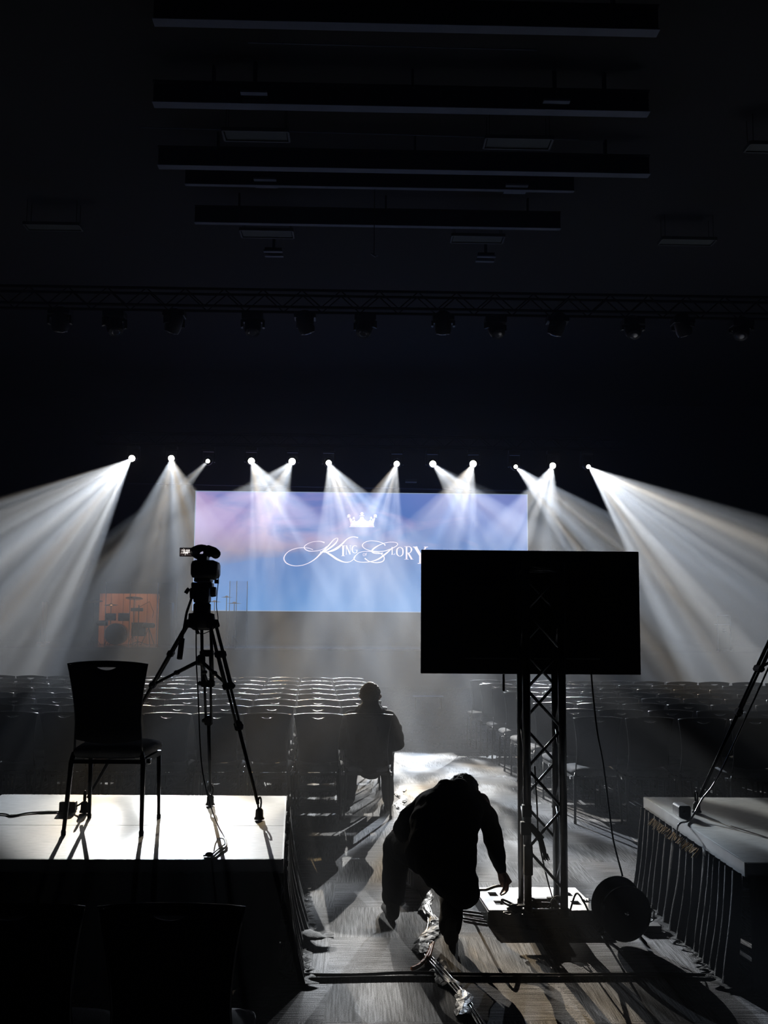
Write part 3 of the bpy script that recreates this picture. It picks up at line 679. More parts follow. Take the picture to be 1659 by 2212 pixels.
def lcdmat():
    m = bpy.data.materials.new('lcd_picture'); m.use_nodes = True; nt = m.node_tree; nt.nodes.clear(); N = nt.nodes.new; L = nt.links.new
    tc = N('ShaderNodeTexCoord'); n = N('ShaderNodeTexNoise'); n.inputs['Scale'].default_value = 7; n.inputs['Detail'].default_value = 4; L(tc.outputs['Generated'], n.inputs['Vector'])
    d = N('ShaderNodeVectorMath'); d.operation = 'DISTANCE'; L(tc.outputs['Generated'], d.inputs[0]); d.inputs[1].default_value = (.5, .5, .6)
    a0 = N('ShaderNodeMath'); a0.operation = 'MULTIPLY'; a0.inputs[1].default_value = .85; L(d.outputs['Value'], a0.inputs[0]); a_ = N('ShaderNodeMath'); a_.operation = 'SUBTRACT'; L(n.outputs['Fac'], a_.inputs[0]); L(a0.outputs[0], a_.inputs[1])
    r = N('ShaderNodeValToRGB'); r.color_ramp.elements[0].position = .0; r.color_ramp.elements[0].color = (.02, .015, .015, 1); r.color_ramp.elements[1].position = .12; r.color_ramp.elements[1].color = (1, .93, .88, 1)
    L(a_.outputs[0], r.inputs[0]); e = N('ShaderNodeEmission'); L(r.outputs[0], e.inputs[0]); e.inputs[1].default_value = 1.6; o = N('ShaderNodeOutputMaterial'); L(e.outputs[0], o.inputs[0]); return m
MB().box((-.112, -.0275, .186), (.074, .003, .044)).build('display', lcdmat(), lcd)['label'] = 'small glowing viewfinder picture'
W0 = Vector((TC.x, TC.y, 0))
cam_r = Vector((cc.location.x+.09, cc.location.y-.02, plate_z+.10))
pth = smooth_path([cam_r, cam_r+Vector((.008, -.02, -.08)), cam_r+Vector((.0, -.02, -.24)), cam_r+Vector((.015, -.04, -.33)), cam_r+Vector((.0, -.05, -.38)), cam_r+Vector((-.07, -.06, -.42)), cam_r+Vector((-.12, -.07, -.41))], 8)
tag(MB().tube(pth, .0028, 5).build('remote_cable', BLACK, None, True), 'thin black cable looping from camcorder down to the tripod control', 'cable')
# long cable hanging from camera to deck and curling white at its end
p0 = atY(422, 1330, 6.25)
pth = smooth_path([atY(424, 1300, 6.3), atY(424, 1420, 6.22), atY(428, 1500, 6.2), atY(433, 1620, 6.15), atY(440, 1680, 6.1), atY(455, 1740, 6.02), atY(472, 1785, 5.85), atz(485, 1808, PZ+.01), atz(486, 1822, PZ+.008), atz(470, 1835, PZ+.008), atz(455, 1848, PZ+.008)], 8)
tag(MB().tube(pth, .0042, 6).build('hanging_cable', BLACK, None, True), 'black cable hanging from the camera down onto the left riser', 'cable')
pth = smooth_path([atz(486, 1815, PZ+.014), atz(488, 1828, PZ+.010), atz(474, 1838, PZ+.010), atz(458, 1852, PZ+.010)], 8)
tag(MB().tube(pth, .007, 6).build('white_cable', WHITEP, None, True), 'short white cable end curled near the front edge of left riser', 'cable')
kn = empty('cable_tie', atz(452, 1851, PZ)); tag(kn, 'small black strap lump at the front edge of the left riser', 'strap')
MB().sphere((0, 0, .012), (.022, .014, .012), 10).build('knot', RUBBER, kn, True); MB().bar((-.03, 0, .006), (.03, .01, .006), .012, .006).build('tail', RUBBER, kn)
# power adapter and cable on left riser
pa = empty('power_adapter', atz(147, 1752, PZ)); tag(pa, 'black power adapter lying on the left riser beside the chair', 'adapter')
MB().box((0, 0, .03), (.10, .06, .06), bev=.008).build('housing', BLACK, pa); MB().tube([(.05, 0, .03), (.07, 0, .04), (.09, 0, .055)], .006, 6).build('strain_relief', RUBBER, pa)
pth = smooth_path([atz(135, 1753, PZ+.006), atz(100, 1753, PZ+.006), atz(60, 1756, PZ+.006), atz(26, 1762, PZ+.006), atz(8, 1758, PZ+.006), (q2.x+.03, atz(0, 1757, PZ).y, PZ+.006)], 8)
pth2 = [p+Vector((0, -.022*math.sin(i*.2), 0)) for i, p in enumerate(pth)]
tag(MB().tube(pth, .005, 6).tube(pth2, .004, 6).build('adapter_cable', BLACK, None, True), 'pair of black cables running left from the power adapter', 'cable')

# right tripod, mostly beyond the picture edge
f0 = atz(1505, 1757, PZ)
feet = [f0, Vector((f0.x+1.25, f0.y-.35, PZ)), Vector((f0.x+1.0, f0.y+.55, PZ))]
cen = Vector((sum(p.x for p in feet)/3, sum(p.y for p in feet)/3, PZ))
kk = atY(1659, 1447, f0.y-.03)
slope = (kk.z-PZ)/(kk.x-f0.x); apx2 = Vector((cen.x, cen.y, PZ+slope*(cen.x-f0.x)*.97))
make_tripod([feet[0], feet[1], feet[2]], apx2, 0, 'camera_tripod', 'black tripod on the right riser, only one slanting leg in view')
pw = empty('power_adapter', atz(1473, 1762, PZ)); tag(pw, 'black power brick on the right riser beside the tripod foot', 'adapter')
MB().box((0, 0, .035), (.075, .14, .07), bev=.01).build('housing', BLACK, pw); MB().tube([(0, -.07, .035), (-.02, -.1, .03)], .007, 6).build('strain_relief', RUBBER, pw)
pth = smooth_path([f0+Vector((.62, -.07, 1.25)), f0+Vector((.36, -.075, .72)), f0+Vector((.12, -.08, .25)), f0+Vector((.0, -.10, .10)), atz(1492, 1770, PZ+.01), atz(1470, 1778, PZ+.02), atz(1463, 1790, PZ-.02), atz(1462, 1810, PZ-.10)], 8)
tag(MB().tube(pth, .0055, 6).build('tripod_cable', DARKCHROME, None, True), 'grey cable running down the right tripod leg and over the riser edge', 'cable')

# ------------------------------------------------------------------ truss stand and television
TY = 6.12
cl = atY(1137, 1700, TY).x+.004; crx = atY(1216, 1700, TY).x; tcx = (cl+crx)/2; ts = (crx-cl); tz1 = atY(1170, 1213, TY).z
st = empty('truss_stand', (tcx, TY+ts/2, 0)); tag(st, 'upright square aluminium truss on a white base plate, holding the television', 'truss stand')
h = ts/2
for sx in (-1, 1):
    for sy in (-1, 1): MB().tube([(sx*h, sy*h, .10), (sx*h, sy*h, tz1)], .0235, 14).build('chord', ALU, st, True)
zb = []
def zig(axis, sgn, z0):
    k = 0; z = z0; m = MB()
    while z < tz1-.05:
        z2 = min(z+.2325, tz1-.02)
        s0 = h if k % 2 == 0 else -h; s1 = -s0
        if axis == 'x': m.tube([(s0, sgn*h, z), (s1, sgn*h, z2)], .0088, 8)
        else: m.tube([(sgn*h, s0, z), (sgn*h, s1, z2)], .0088, 8)
        z += .2325; k += 1
    m.build('lacing', ALU, st, True)
zig('x', -1, .245); zig('x', 1, .01+.245-.2325/1+.2325+.2325); zig('y', -1, .245); zig('y', 1, .245)
m = MB()
for zz in (.13, tz1-.05):
    for sg in (-1, 1): m.tube([(-h, sg*h, zz), (h, sg*h, zz)], .0088, 8); m.tube([(sg*h, -h, zz), (sg*h, h, zz)], .0088, 8)
m.build('end_ring', ALU, st, True)
pa_ = atz(1056, 1966, .09); pb_ = atz(1024, 1917, .09); pr_ = atz(1292, 1966, .09)
def loc(p): return Vector((p.x-tcx, p.y-(TY+h), p.z))
A, B, C_ = loc(pa_), loc(pb_), loc(pr_); D = C_+(B-A)+Vector((.0, 0, 0)); D.x = C_.x-.03
C_.y = A.y; D.y = B.y
hp = [(A.x, A.y), (C_.x, C_.y), (D.x, D.y), (B.x, B.y)]
def inset(f, g):
    a_ = Vector(hp[0]).lerp(Vector(hp[1]), f); b2 = Vector(hp[3]).lerp(Vector(hp[2]), f); return a_.lerp(b2, g)
PLATE = mat('worn_white_plate', (.62, .64, .68), .32, .25, vary=.18, vscale=9)
m = MB(); us = [0, .10, .18, .82, .90, 1]; vs_ = [0, .22, .40, .60, .78, 1]
verts = {}
def vtx(i, j, z):
    if (i, j, z) not in verts: p = inset(us[i], vs_[j]); verts[(i, j, z)] = m.bm.verts.new((p.x, p.y, z))
    return verts[(i, j, z)]
for i in range(5):
    for j in range(5):
        if (i, j) in ((1, 1), (1, 3), (3, 1), (3, 3)):
            for (a1, b1), (a2, b2) in (((i, j), (i+1, j)), ((i+1, j), (i+1, j+1)), ((i+1, j+1), (i, j+1)), ((i, j+1), (i, j))): m.face((vtx(a1, b1, .09), vtx(a2, b2, .09), vtx(a2, b2, .08), vtx(a1, b1, .08)))
            continue
        for z in (.09, .08): m.face((vtx(i, j, z), vtx(i+1, j, z), vtx(i+1, j+1, z), vtx(i, j+1, z)))
m.build('base_plate', PLATE, st)['label'] = 'white steel plate with square holes'
m = MB()
for a_, b2 in ((0, 1), (1, 2), (2, 3), (3, 0)): m.bar((hp[a_][0], hp[a_][1], .0395), (hp[b2][0], hp[b2][1], .0395), .012, .078)
m.bar((*inset(.5, 0), .03), (*inset(.5, 1), .03), .5, .05)
m.build('base_frame', BMETAL, st)
m = MB()
for sx in (-1, 1):
    for sy in (-1, 1): m.lathe([(.045, .09), (.045, .10), (.030, .105), (.030, .14)], (sx*h, sy*h, 0), n=14)
m.box((0, 0, .097), (ts+.1, ts+.1, .012)); m.build('foot_coupler', BMETAL, st, True)
# bundle of tape and strap on the left chord
m = MB().box((-h-.005, -h-.012, .70), (.055, .05, .07), bev=.006).box((-h-.012, -h-.012, .60), (.06, .05, .075), bev=.006).box((-h, -h-.02, .42), (.05, .05, .17), bev=.006)
m.build('tape_wrap', RUBBER, st)
m = MB().tube([(-h+.01, -h-.03, .62), (-h+.05, -h-.035, .575), (-h+.075, -h-.04, .54)], [.018, .02, .022], 8).tube([(-h+.07, -h-.04, .55), (-h+.085, -h-.04, .49), (-h+.10, -h-.04, .44)], [.022, .026, .016], 8, flat=.6)
for q in range(5): m.tube([(-h+.085+.006*q, -h-.04, .46), (-h+.09+.008*q, -h-.04, .425-.006*(q % 2))], .004, 5)
m.build('strap_bundle', RUBBER, st, True)
# TV
v0 = atY(911, 1187, 6.46); v1 = atY(1380, 1186, 6.46); v2 = atY(1384, 1455, 6.46); v3 = atY(912, 1455, 6.46)
tvx = (v0.x+v1.x)/2; tw = v1.x-v0.x+.004; thh = v0.z-v3.z
tv = empty('television', (tvx, 6.46, v3.z)); tag(tv, 'large black television seen from behind, mounted high on the truss', 'television')
MB().box((0, .025, thh/2), (tw, .03, thh), bev=.004).build('panel', BLACK, tv)
m = MB(); m.box((0, -.008, thh*.42), (tw*.62, .04, thh*.6), bev=.01)
for k in range(12): m.box((-tw*.25+tw*.5*k/11, -.03, thh*.62), (.012, .006, .06))
m.build('rear_housing', BLACK, tv)
m = MB(); m.box((tcx-tvx-h*.6, -.045, thh*.5), (.03, .03, .5)).box((tcx-tvx+h*.6, -.045, thh*.5), (.03, .03, .5))
for zz in (.22, .55): m.box((tcx-tvx, -.06, zz), (ts+.10, .03, .05))
m.build('wall_bracket', BMETAL, tv)
MB().bar((v3.x+.515-tvx, 0, 0), (v3.x+.515-tvx, 0, -.105), .014, .008).build('sensor_stalk', BLACK, tv)
MB().tube([(v3.x+.60-tvx, 0, .01), (v3.x+.64-tvx, -.01, -.01), (tcx-h-tvx, -.05, -.035)], .006, 6).build('cable_stub', BLACK, tv, True)
# cables around the base
rg = random.Random(11)
def wander(name, label, pts, r, m=BLACK, k=8, jit=.0, cat='cable'):
    return tag(MB().tube(smooth_path(pts, k), r, 6).build(name, m, None, True), label, cat)
wander('television_cable', 'black cable hanging from the television down to the cable reel', [atY(1277, 1452, 6.40), atY(1281, 1500, 6.36), atY(1290, 1580, 6.3), atY(1303, 1650, 6.25), atY(1317, 1760, 6.15), atY(1326, 1820, 6.08), atY(1345, 1893, 6.02)], .0055)
wander('truss_cable', 'black cable hanging inside the truss down to the base plate', [atY(1155, 1655, 6.22), atY(1160, 1740, 6.22), atY(1162, 1795, 6.2), (tcx-.02, 6.2, .48), (tcx+.02, 6.2, .3), (tcx+.06, 6.2, .16), (tcx+.07, 6.1, .112)], .005)
for q, lab in enumerate(['black cable coiled at the left foot of the truss', 'second black cable tangled at the left foot of the truss', 'black cable looped between the truss feet']):
    c0 = Vector((tcx-h-.03, TY-.02, .10)) if q < 2 else Vector((tcx+.01, TY+.05, .10))
    pts = [c0+Vector((rg.uniform(-.11, .07), rg.uniform(-.06, .10), rg.uniform(.012, .07))) for _ in range(16)]
    wander('tangled_cable', lab, pts, .0065, k=6)
cp = empty('power_strip', (tcx-.005, TY+.12, .112)); tag(cp, 'black power strip lying between the truss feet', 'power strip')
MB().box((0, 0, .03), (.17, .05, .05), bev=.008).build('housing', BLACK, cp); MB().box((.05, -.02, .055), (.04, .03, .02)).build('plug', RUBBER, cp)
pts = [(tcx+.075+.04*math.cos(a_), TY+.03, .155+.045*math.sin(a_)) for a_ in [2*PI*q/12 for q in range(13)]]
wander('coiled_cable', 'small upright ring of white cable at the right truss foot', pts, .005, WHITEP, 3)
ib = empty('label_card', (atz(1266, 1945, .09).x, atz(1266, 1945, .09).y, .0915)); tag(ib, 'small metal plate lying on the right part of the base', 'plate')
MB().box((0, 0, .003), (.055, .05, .004)).build('card', CHROME, ib)
for s_ in (-1, 0, 1): MB().box((s_*.016, -.008, .006), (.008, .02, .003)).build('stripe', BLACK, ib)
wander('base_cable', 'black cable arching over the right part of the base plate', [(crx+.03, TY-.02, .13), atY(1245, 1930, 6.05), atY(1262, 1950, 5.98), atz(1273, 1972, .05), atz(1285, 1990, .01)], .006)
held = [atY(1093, 1912, 6.2), atY(1070, 1915, 6.2), atY(1050, 1922, 6.18), atY(1028, 1925, 6.15), atz(1000, 1945, .02), atz(985, 1965, .012)]
wander('held_cable', 'black cable held in the crouching person\'s right hand', held, .008)
for q, (y0, lab) in enumerate([(1968, 'uppermost of three black cables running right from the crouching person'), (1974, 'middle of three black cables running right from the crouching person'), (1983, 'lowest of three black cables running right from the crouching person')]):
    wander('floor_cable', lab, [atz(1000, y0, .01), atz(1040, y0+5+q, .01), atz(1100, y0+16, .01), atz(1180, y0+19+q, .01), atz(1260, y0+16, .01), atz(1300, y0+4, .01)], .0075)
wander('long_floor_cable', 'thick black cable crossing the carpet from riser to riser', [atz(596, 2094, .0095), atz(640, 2104, .011), atz(760, 2106, .011), atz(880, 2101, .011), atz(1000, 2104, .011), atz(1200, 2106, .011), atz(1400, 2104, .011), atz(1560, 2107, .009)], .0085, FLATB)
wander('long_floor_cable', 'thinner black cable crossing the carpet just below the thick one', [atz(592, 2088, .009), atz(620, 2112, .009), atz(700, 2113, .009), atz(850, 2110, .009), atz(1000, 2111, .009), atz(1150, 2111, .009), atz(1300, 2110, .009), atz(1480, 2111, .007)], .006, FLATB)
wander('thin_floor_cable', 'thin black cable curling on the carpet in front of the cable reel', [atz(1190, 2000, .006), atz(1215, 2010, .006), atz(1225, 2022, .006), atz(1250, 2028, .006), atz(1290, 2025, .006), atz(1310, 2012, .006)], .005)

# cable reel
rc = atY(1345, 1952, 5.93); rcz = .172
rl = empty('cable_reel', (rc.x, 5.95, 0)); tag(rl, 'black drum cable reel standing beside the truss base', 'cable reel')
rot = Matrix.Rotation(math.radians(10), 3, 'Z')
for yo, nm in ((-.055, 'front_flange'), (.075, 'rear_flange')):
    m = MB(); R_ = .155; n = 40
    def ringp(r_, a_, y_): return rot @ Vector((r_*math.cos(a_), y_, r_*math.sin(a_)))+Vector((0, 0, rcz+.0+(.022 if yo > 0 else 0)))
    holes = [(2.35, .135), (2.18, .135), (.42, .135), (.25, .137)]
    m.grid([[ringp(r_, 2*PI*k/n, yo+dy) for k in range(n)] for r_, dy in ((.012, -.006), (.06, -.008), (.125, -.004), (.150, -.006), (R_, 0), (.150, .006), (.012, .006), (.012, -.006))], True)
    m.build(nm, BLACK, rl, True)
MB().lathe([(.07, -.05), (.07, .07)], (0, 0, rcz+.008), axis='Y', n=24, rot=rot).build('core', BLACK, rl, True)
wr = MB()
for k in range(7):
    for r_ in (.082, .094, .106):
        wr.tube([rot @ Vector((r_*math.cos(a_), -.042+k*.0165, r_*math.sin(a_)))+Vector((0, 0, rcz+.01)) for a_ in [2*PI*q/24 for q in range(25)]], .0075, 5, cap=False)
wr.build('wound_cable', RUBBER, rl, True)
MB().lathe([(.011, -.075), (.011, .08)], (0, 0, rcz+.006), axis='Y', n=12, rot=rot).build('axle', CHROME, rl, True)['label'] = 'shiny axle'
m = MB()
for yy in (.095, .15): m.tube([(-.10, yy, .01), (-.03, yy, rcz+.0), (.03, yy, rcz), (.12, yy, .01)], .009, 8)
m.tube([(-.10, -.05, .01), (-.10, .16, .01)], .009, 8).tube([(.12, -.05, .01), (.12, .16, .01)], .009, 8)
m.build('stand_frame', BMETAL, rl, True)
MB().tube([(.16, .0, rcz+.02), (.185, 0, rcz), (.18, 0, rcz-.05), (.16, 0, rcz-.06)], .004, 6).build('crank_handle', BLACK, rl, True)
bx = empty('wooden_block', atz(1402, 2010, 0)); tag(bx, 'flat dark block on the carpet right of the cable reel', 'block')
MB().box((0, 0, .018), (.13, .08, .036), bev=.004).build('body', mat('dark_grey_paint', (.06, .06, .06), .6, vary=.2), bx)
fp = atz(1440, 1965, 0)
fb = empty('floor_bar', (fp.x, fp.y, 0)); tag(fb, 'pale flat metal bar on the carpet along the right riser skirt', 'bar')
MB().bar((-.08, .28, .012), (.11, -.10, .012), .03, .012).build('strip', ALU, fb); MB().box((-.09, .30, .014), (.09, .04, .02)).build('end_piece', BMETAL, fb)

# road box on the carpet
p1, p2, p3 = atz(878, 1900, 0), atz(872, 1915, 0), atz(928, 1908, 0)
rb = empty('equipment_case', (atz(900, 1925, 0).x+.01, atz(900, 1925, 0).y+.12, 0), math.radians(14)); tag(rb, 'small metal edged equipment case on the carpet behind the crouching person', 'case')
MB().box((0, 0, .07), (.13, .24, .13), bev=.006).build('body', mat('case_grey', (.12, .12, .13), .4, .2, vary=.2), rb)
MB().box((.0, 0, .138), (.12, .225, .008)).build('lid', mat('case_lid', (.6, .6, .58), .35, .3, vary=.1), rb)['label'] = 'pale lid'
m = MB()
for k in range(5): m.box((0, -.09+.045*k, .144), (.115, .006, .004))
m.box((0, 0, .144), (.006, .22, .004)); m.build('lid_ribs', BLACK, rb)
m = MB()
for k in range(4): m.box((-.067, -.08+.055*k, .075), (.006, .035, .09))
m.build('side_slots', BLACK, rb)
MB().sphere((-.03, -.123, .09), .006, 8).sphere((.02, -.123, .06), .006, 8).build('knob', CHROME, rb)

# taped cable run up the aisle
def taped(name, label, y0, y1, x0, x1, wid, seed):
    rg2 = random.Random(seed); n = int((y1-y0)/.035); rows = []
    for i in range(n+1):
        y = y0+(y1-y0)*i/n; x = x0+(x1-x0)*i/n+.025*math.sin(i*.35+seed); w_ = wid*(.75+.5*rg2.random()); row = []
        for k in range(7):
            u = k/6-.5; row.append(Vector((x+u*w_, y+rg2.uniform(-.008, .008), .005+.014*(1-(2*u)**2)+rg2.uniform(0, .007))))
        rows.append(row)
    o = MB().grid(rows); o = o.build(name, TAPE); return tag(o, label, 'tape', 'grey tape over the aisle cable')
taped('floor_tape', 'crumpled pale tape over a cable beside the seated person\'s feet', 9.8, 11.2, .42, .47, .085, 1)
taped('floor_tape', 'crumpled grey tape over a cable, between the crouching person\'s feet', 6.30, 7.05, .46, .45, .07, 2)
taped('floor_tape', 'crumpled grey tape over a cable, beside the crouching person\'s rear foot', 5.72, 6.28, .375, .45, .10, 3)
taped('floor_tape', 'torn grey tape lump on the floor cable just above the long black cable', 5.25, 5.6, .50, .42, .11, 4)
taped('floor_tape', 'torn grey tape near the bottom edge over the black aisle cable', 4.85, 5.15, .53, .50, .08, 5)
wander('orange_cable', 'bright orange strand emerging from grey tape on the carpet', [atz(932, 2042, .03), atz(925, 2060, .025), atz(916, 2075, .02), atz(905, 2086, .014), atz(890, 2093, .012)], .011, ORANGE)
wander('orange_cable', 'bright orange loop beside the grey tape on the carpet', [atz(936, 2036, .04), atz(932, 2052, .03), atz(926, 2068, .028), atz(918, 2070, .02), atz(920, 2082, .012)], .008, ORANGE)
for q in range(3):
    lab = ['left', 'middle', 'right'][q]
    wander('aisle_cable', f'{lab} of three thin dark cables running up the aisle to the bottom edge', [(.40+.018*q, 7.2, .008), (.44+.014*q, 6.4, .008), (.37+.016*q, 5.8, .008), (.43+.02*q, 5.4, .02), (.52+.016*q, 5.0, .01), (.58+.016*q, 4.5, .008), (.60+.016*q, 4.0, .008)], .0065, DARKCHROME)
# shoe like cloth bundle by left riser
cb_ = empty('cloth_bundle', (atz(652, 2035, 0).x, atz(652, 2035, 0).y, 0)); tag(cb_, 'black cloth bundle on the carpet at the foot of the left skirt', 'cloth')
m = MB(); rows = []
for i in range(11):
    u = i/10; rows.append([Vector((-.16+.34*u, .10*math.sin(2*PI*k/12)*(.5+.6*math.sin(PI*min(1, u+.08)))*.8, max(.004, .035+.04*math.cos(2*PI*k/12)*(1-.7*u)*math.sin(PI*min(1, u+.12))+.006*math.sin(i*2+k)))) for k in range(12)])
m.grid(rows, True); m.build('folds', BLKCLOTH, cb_, True)
# low table in far aisle
lt = atz(925, 1504, .25); t = empty('low_sheet', (lt.x, lt.y, 0)); tag(t, 'low pale flat table far down the middle aisle', 'sheet')
wlt = .62  # thin pale sheet raised on four dark legs
MB().box((0, 0, .24), (wlt, .4, .02)).build('sheet_top', WHITEP, t)
for sx in (-1, 1):
    for sy in (-1, 1): MB().tube([(sx*wlt*.42, sy*.15, 0), (sx*wlt*.42, sy*.15, .23)], .008, 6).build('leg', FLATB, t)

# ------------------------------------------------------------------ people
def lofted(mb, pts, radii, n=16):
    """pts: centres; radii: (rx across, ry depth) pairs; frame kept near world X"""
    pts = [Vector(p) for p in pts]; rows = []
    for i, p in enumerate(pts):
        t = (pts[min(i+1, len(pts)-1)]-pts[max(0, i-1)]).normalized()
        x = Vector((1, 0, 0)) if abs(t.x) < .85 else Vector((0, 1, 0))
        x = (x-t*x.dot(t)).normalized(); y = t.cross(x)
        rx, ry = radii[i] if isinstance(radii[i], tuple) else (radii[i],)*2
        rows.append([p+x*rx*math.cos(2*PI*k/n)+y*ry*math.sin(2*PI*k/n) for k in range(n)])
    vs = [[mb.bm.verts.new(p) for p in r] for r in rows]
    for a_, b2 in zip(vs, vs[1:]):
        for k in range(n): mb.face((a_[k], a_[(k+1) % n], b2[(k+1) % n], b2[k]))
    mb.face(vs[0][::-1]); mb.face(vs[-1])
    for e_ in (0, -1):
        r = radii[e_] if isinstance(radii[e_], tuple) else (radii[e_],)*2
        mb.sphere(pts[e_], min(r)*.98, 12)
def limb(mb, pts, rr, n=12):
    mb.tube(pts, rr, n)
    for p, r in zip(pts, rr if isinstance(rr, (list, tuple)) else [rr]*len(pts)): mb.sphere(p, r*.995, 12)
def fuse(mb, name, m, parent, voxel, wr=0., seed=0, wscale=9.):
    bmesh.ops.recalc_face_normals(mb.bm, faces=mb.bm.faces)
    me = bpy.data.meshes.new(name); mb.bm.to_mesh(me); mb.bm.free(); o = bpy.data.objects.new(name, me); COL.objects.link(o)
    md = o.modifiers.new('r', 'REMESH'); md.mode = 'VOXEL'; md.voxel_size = voxel
    sm = o.modifiers.new('s', 'SMOOTH'); sm.factor = .5; sm.iterations = 4
    dg = bpy.context.evaluated_depsgraph_get(); dg.update()
    me2 = bpy.data.meshes.new_from_object(o.evaluated_get(dg)); o.modifiers.clear(); o.data = me2; me2.name = name
    me2.materials.clear(); me2.materials.append(m)
    if wr:
        for v in me2.vertices:
            q = v.co*wscale+Vector((seed, 0, 0))
            v.co += v.normal*(wr*mnoise.noise(Vector((q.x, q.y, q.z*1.6)))+wr*.5*mnoise.noise(q*2.3))
    for p in me2.polygons: p.use_smooth = True
    if parent: o.parent = parent
    return o
def head(mb, c, face, up=(0, 0, 1), S=1.14):
    """skull, jaw, nose, ears; face: unit vector the face points to"""
    c = Vector(c); f = Vector(face).normalized(); u = Vector(up); u = (u-f*u.dot(f)).normalized(); s = f.cross(u)
    Mx = Matrix((s, f, u)).transposed()
    def P(a_, b2, d_): return c+Mx @ Vector((a_*S, b2*S, d_*S))
    lofted(mb, [P(0, -.012, .070), P(0, -.012, .05), P(0, -.005, .0), P(0, .012, -.05), P(0, .03, -.095)], [(.057, .068), (.084, .104), (.086, .106), (.073, .085), (.04, .045)], 18)
    limb(mb, [P(0, .088, .02), P(0, .108, -.015), P(0, .098, -.03)], [.009, .013, .012], 8)
    limb(mb, [P(-.022, .082, -.052), P(.022, .082, -.052)], [.009, .009], 8)
    for sg in (-1, 1):
        limb(mb, [P(sg*.076, -.005, .02), P(sg*.086, -.012, .0), P(sg*.078, -.002, -.022)], [.012, .014, .009], 8)
        limb(mb, [P(sg*.02, .082, .032), P(sg*.045, .075, .032)], [.010, .009], 8)
    return P
def hairdo(parent, P, voxel=.007):
    m = MB()
    m.sphere(P(0, -.018, .030), (.098, .104, .094), 20)
    m.sphere(P(0, -.05, .0), (.088, .064, .080), 16)
    o = fuse(m, 'hair', HAIR, parent, voxel, .006, 5, 60); return o
def hand(mb, w, d, side, palm_n, curl=.5, s=1.):
    """w wrist, d pointing dir, palm_n palm normal; thumb on `side` (+/-1 along cross)"""
    w = Vector(w); d = Vector(d).normalized(); nrm = Vector(palm_n); nrm = (nrm-d*nrm.dot(d)).normalized(); s_ = d.cross(nrm)*side
    lofted(mb, [w, w+d*.035*s, w+d*.085*s], [(.024*s, .018*s), (.036*s, .016*s), (.040*s, .014*s)], 12)
    mb.sphere(w+d*.06*s, .030*s, 10)
    for k, (L, r_) in enumerate(((.070, .0085), (.078, .009), (.073, .0085), (.058, .0075))):
        b0 = w+d*.082*s+s_*(.030-.020*k)*s; pts = [b0]; a_ = .25; p = b0
        for q in range(3):
            a_ += curl*(.7 if q else .5); p = p+(d*math.cos(a_)+nrm*math.sin(a_))*L*s*(.45, .32, .25)[q]; pts.append(p)
        limb(mb, pts, [r_*s, r_*.95*s, r_*.85*s, r_*.7*s], 8)
    b0 = w+d*.025*s+s_*.028*s
    limb(mb, [b0, b0+(d*.6+s_*.7+nrm*.3)*.035*s, b0+(d*.95+s_*.45+nrm*.7)*.062*s, b0+(d*1.1+s_*.2+nrm*1.0)*.075*s], [.013*s, .011*s, .0095*s, .008*s], 8)

# seated person (seen from behind)
sp_x, sp_y = .115, 9.66
pe = empty('person', (sp_x, sp_y+.3, 0)); tag(pe, 'person in a dark hooded jacket sitting with their back to the viewer', 'person')
off = Vector((sp_x, sp_y+.3, 0))
def V(x, y, z): return Vector((sp_x+x, sp_y+y, z))-off
b = MB()
lofted(b, [V(0, 0, .50), V(0, -.02, .60), V(0, -.04, .75), V(0, -.05, .88), V(0, -.05, .955)], [(.16, .11), (.15, .11), (.165, .11), (.19, .10), (.07, .06)])
limb(b, [V(0, -.05, .94), V(0, -.035, 1.03)], [.066, .064])
P = head(b, V(0.0, -.02, 1.095), (0.05, 1, -.08))
for sg in (-1, 1):
    limb(b, [V(sg*.09, .02, .52), V(sg*.17, .44, .52)], [.085, .062]); limb(b, [V(sg*.17, .44, .50), V(sg*.19, .42, .10)], [.058, .040])
    limb(b, [V(sg*.19, -.04, .90), V(sg*.255, .02, .64)], [.050, .040]); limb(b, [V(sg*.255, .02, .64), V(sg*.12, .26, .60)], [.040, .028])
    hand(b, V(sg*.12, .26, .60), (-sg*.3, 1, -.1), sg, (0, 0, -1), .4)
    limb(b, [V(sg*.19, .40, .05), V(sg*.20, .55, .03)], [.036, .032])
fuse(b, 'body', SKIN, pe, .009)
j = MB()
lofted(j, [V(0, .0, .47), V(0, -.01, .56), V(0, -.035, .68), V(0, -.05, .80), V(0, -.055, .88), V(0, -.05, .945), V(0, -.045, .985)], [(.215, .15), (.215, .15), (.222, .15), (.225, .145), (.205, .125), (.135, .10), (.085, .08)], 20)
for sg in (-1, 1):
    limb(j, [V(sg*.175, -.05, .895), V(sg*.225, -.03, .80), V(sg*.262, .01, .66)], [.078, .078, .066]); limb(j, [V(sg*.262, .01, .66), V(sg*.20, .16, .61), V(sg*.14, .235, .60)], [.064, .054, .042])
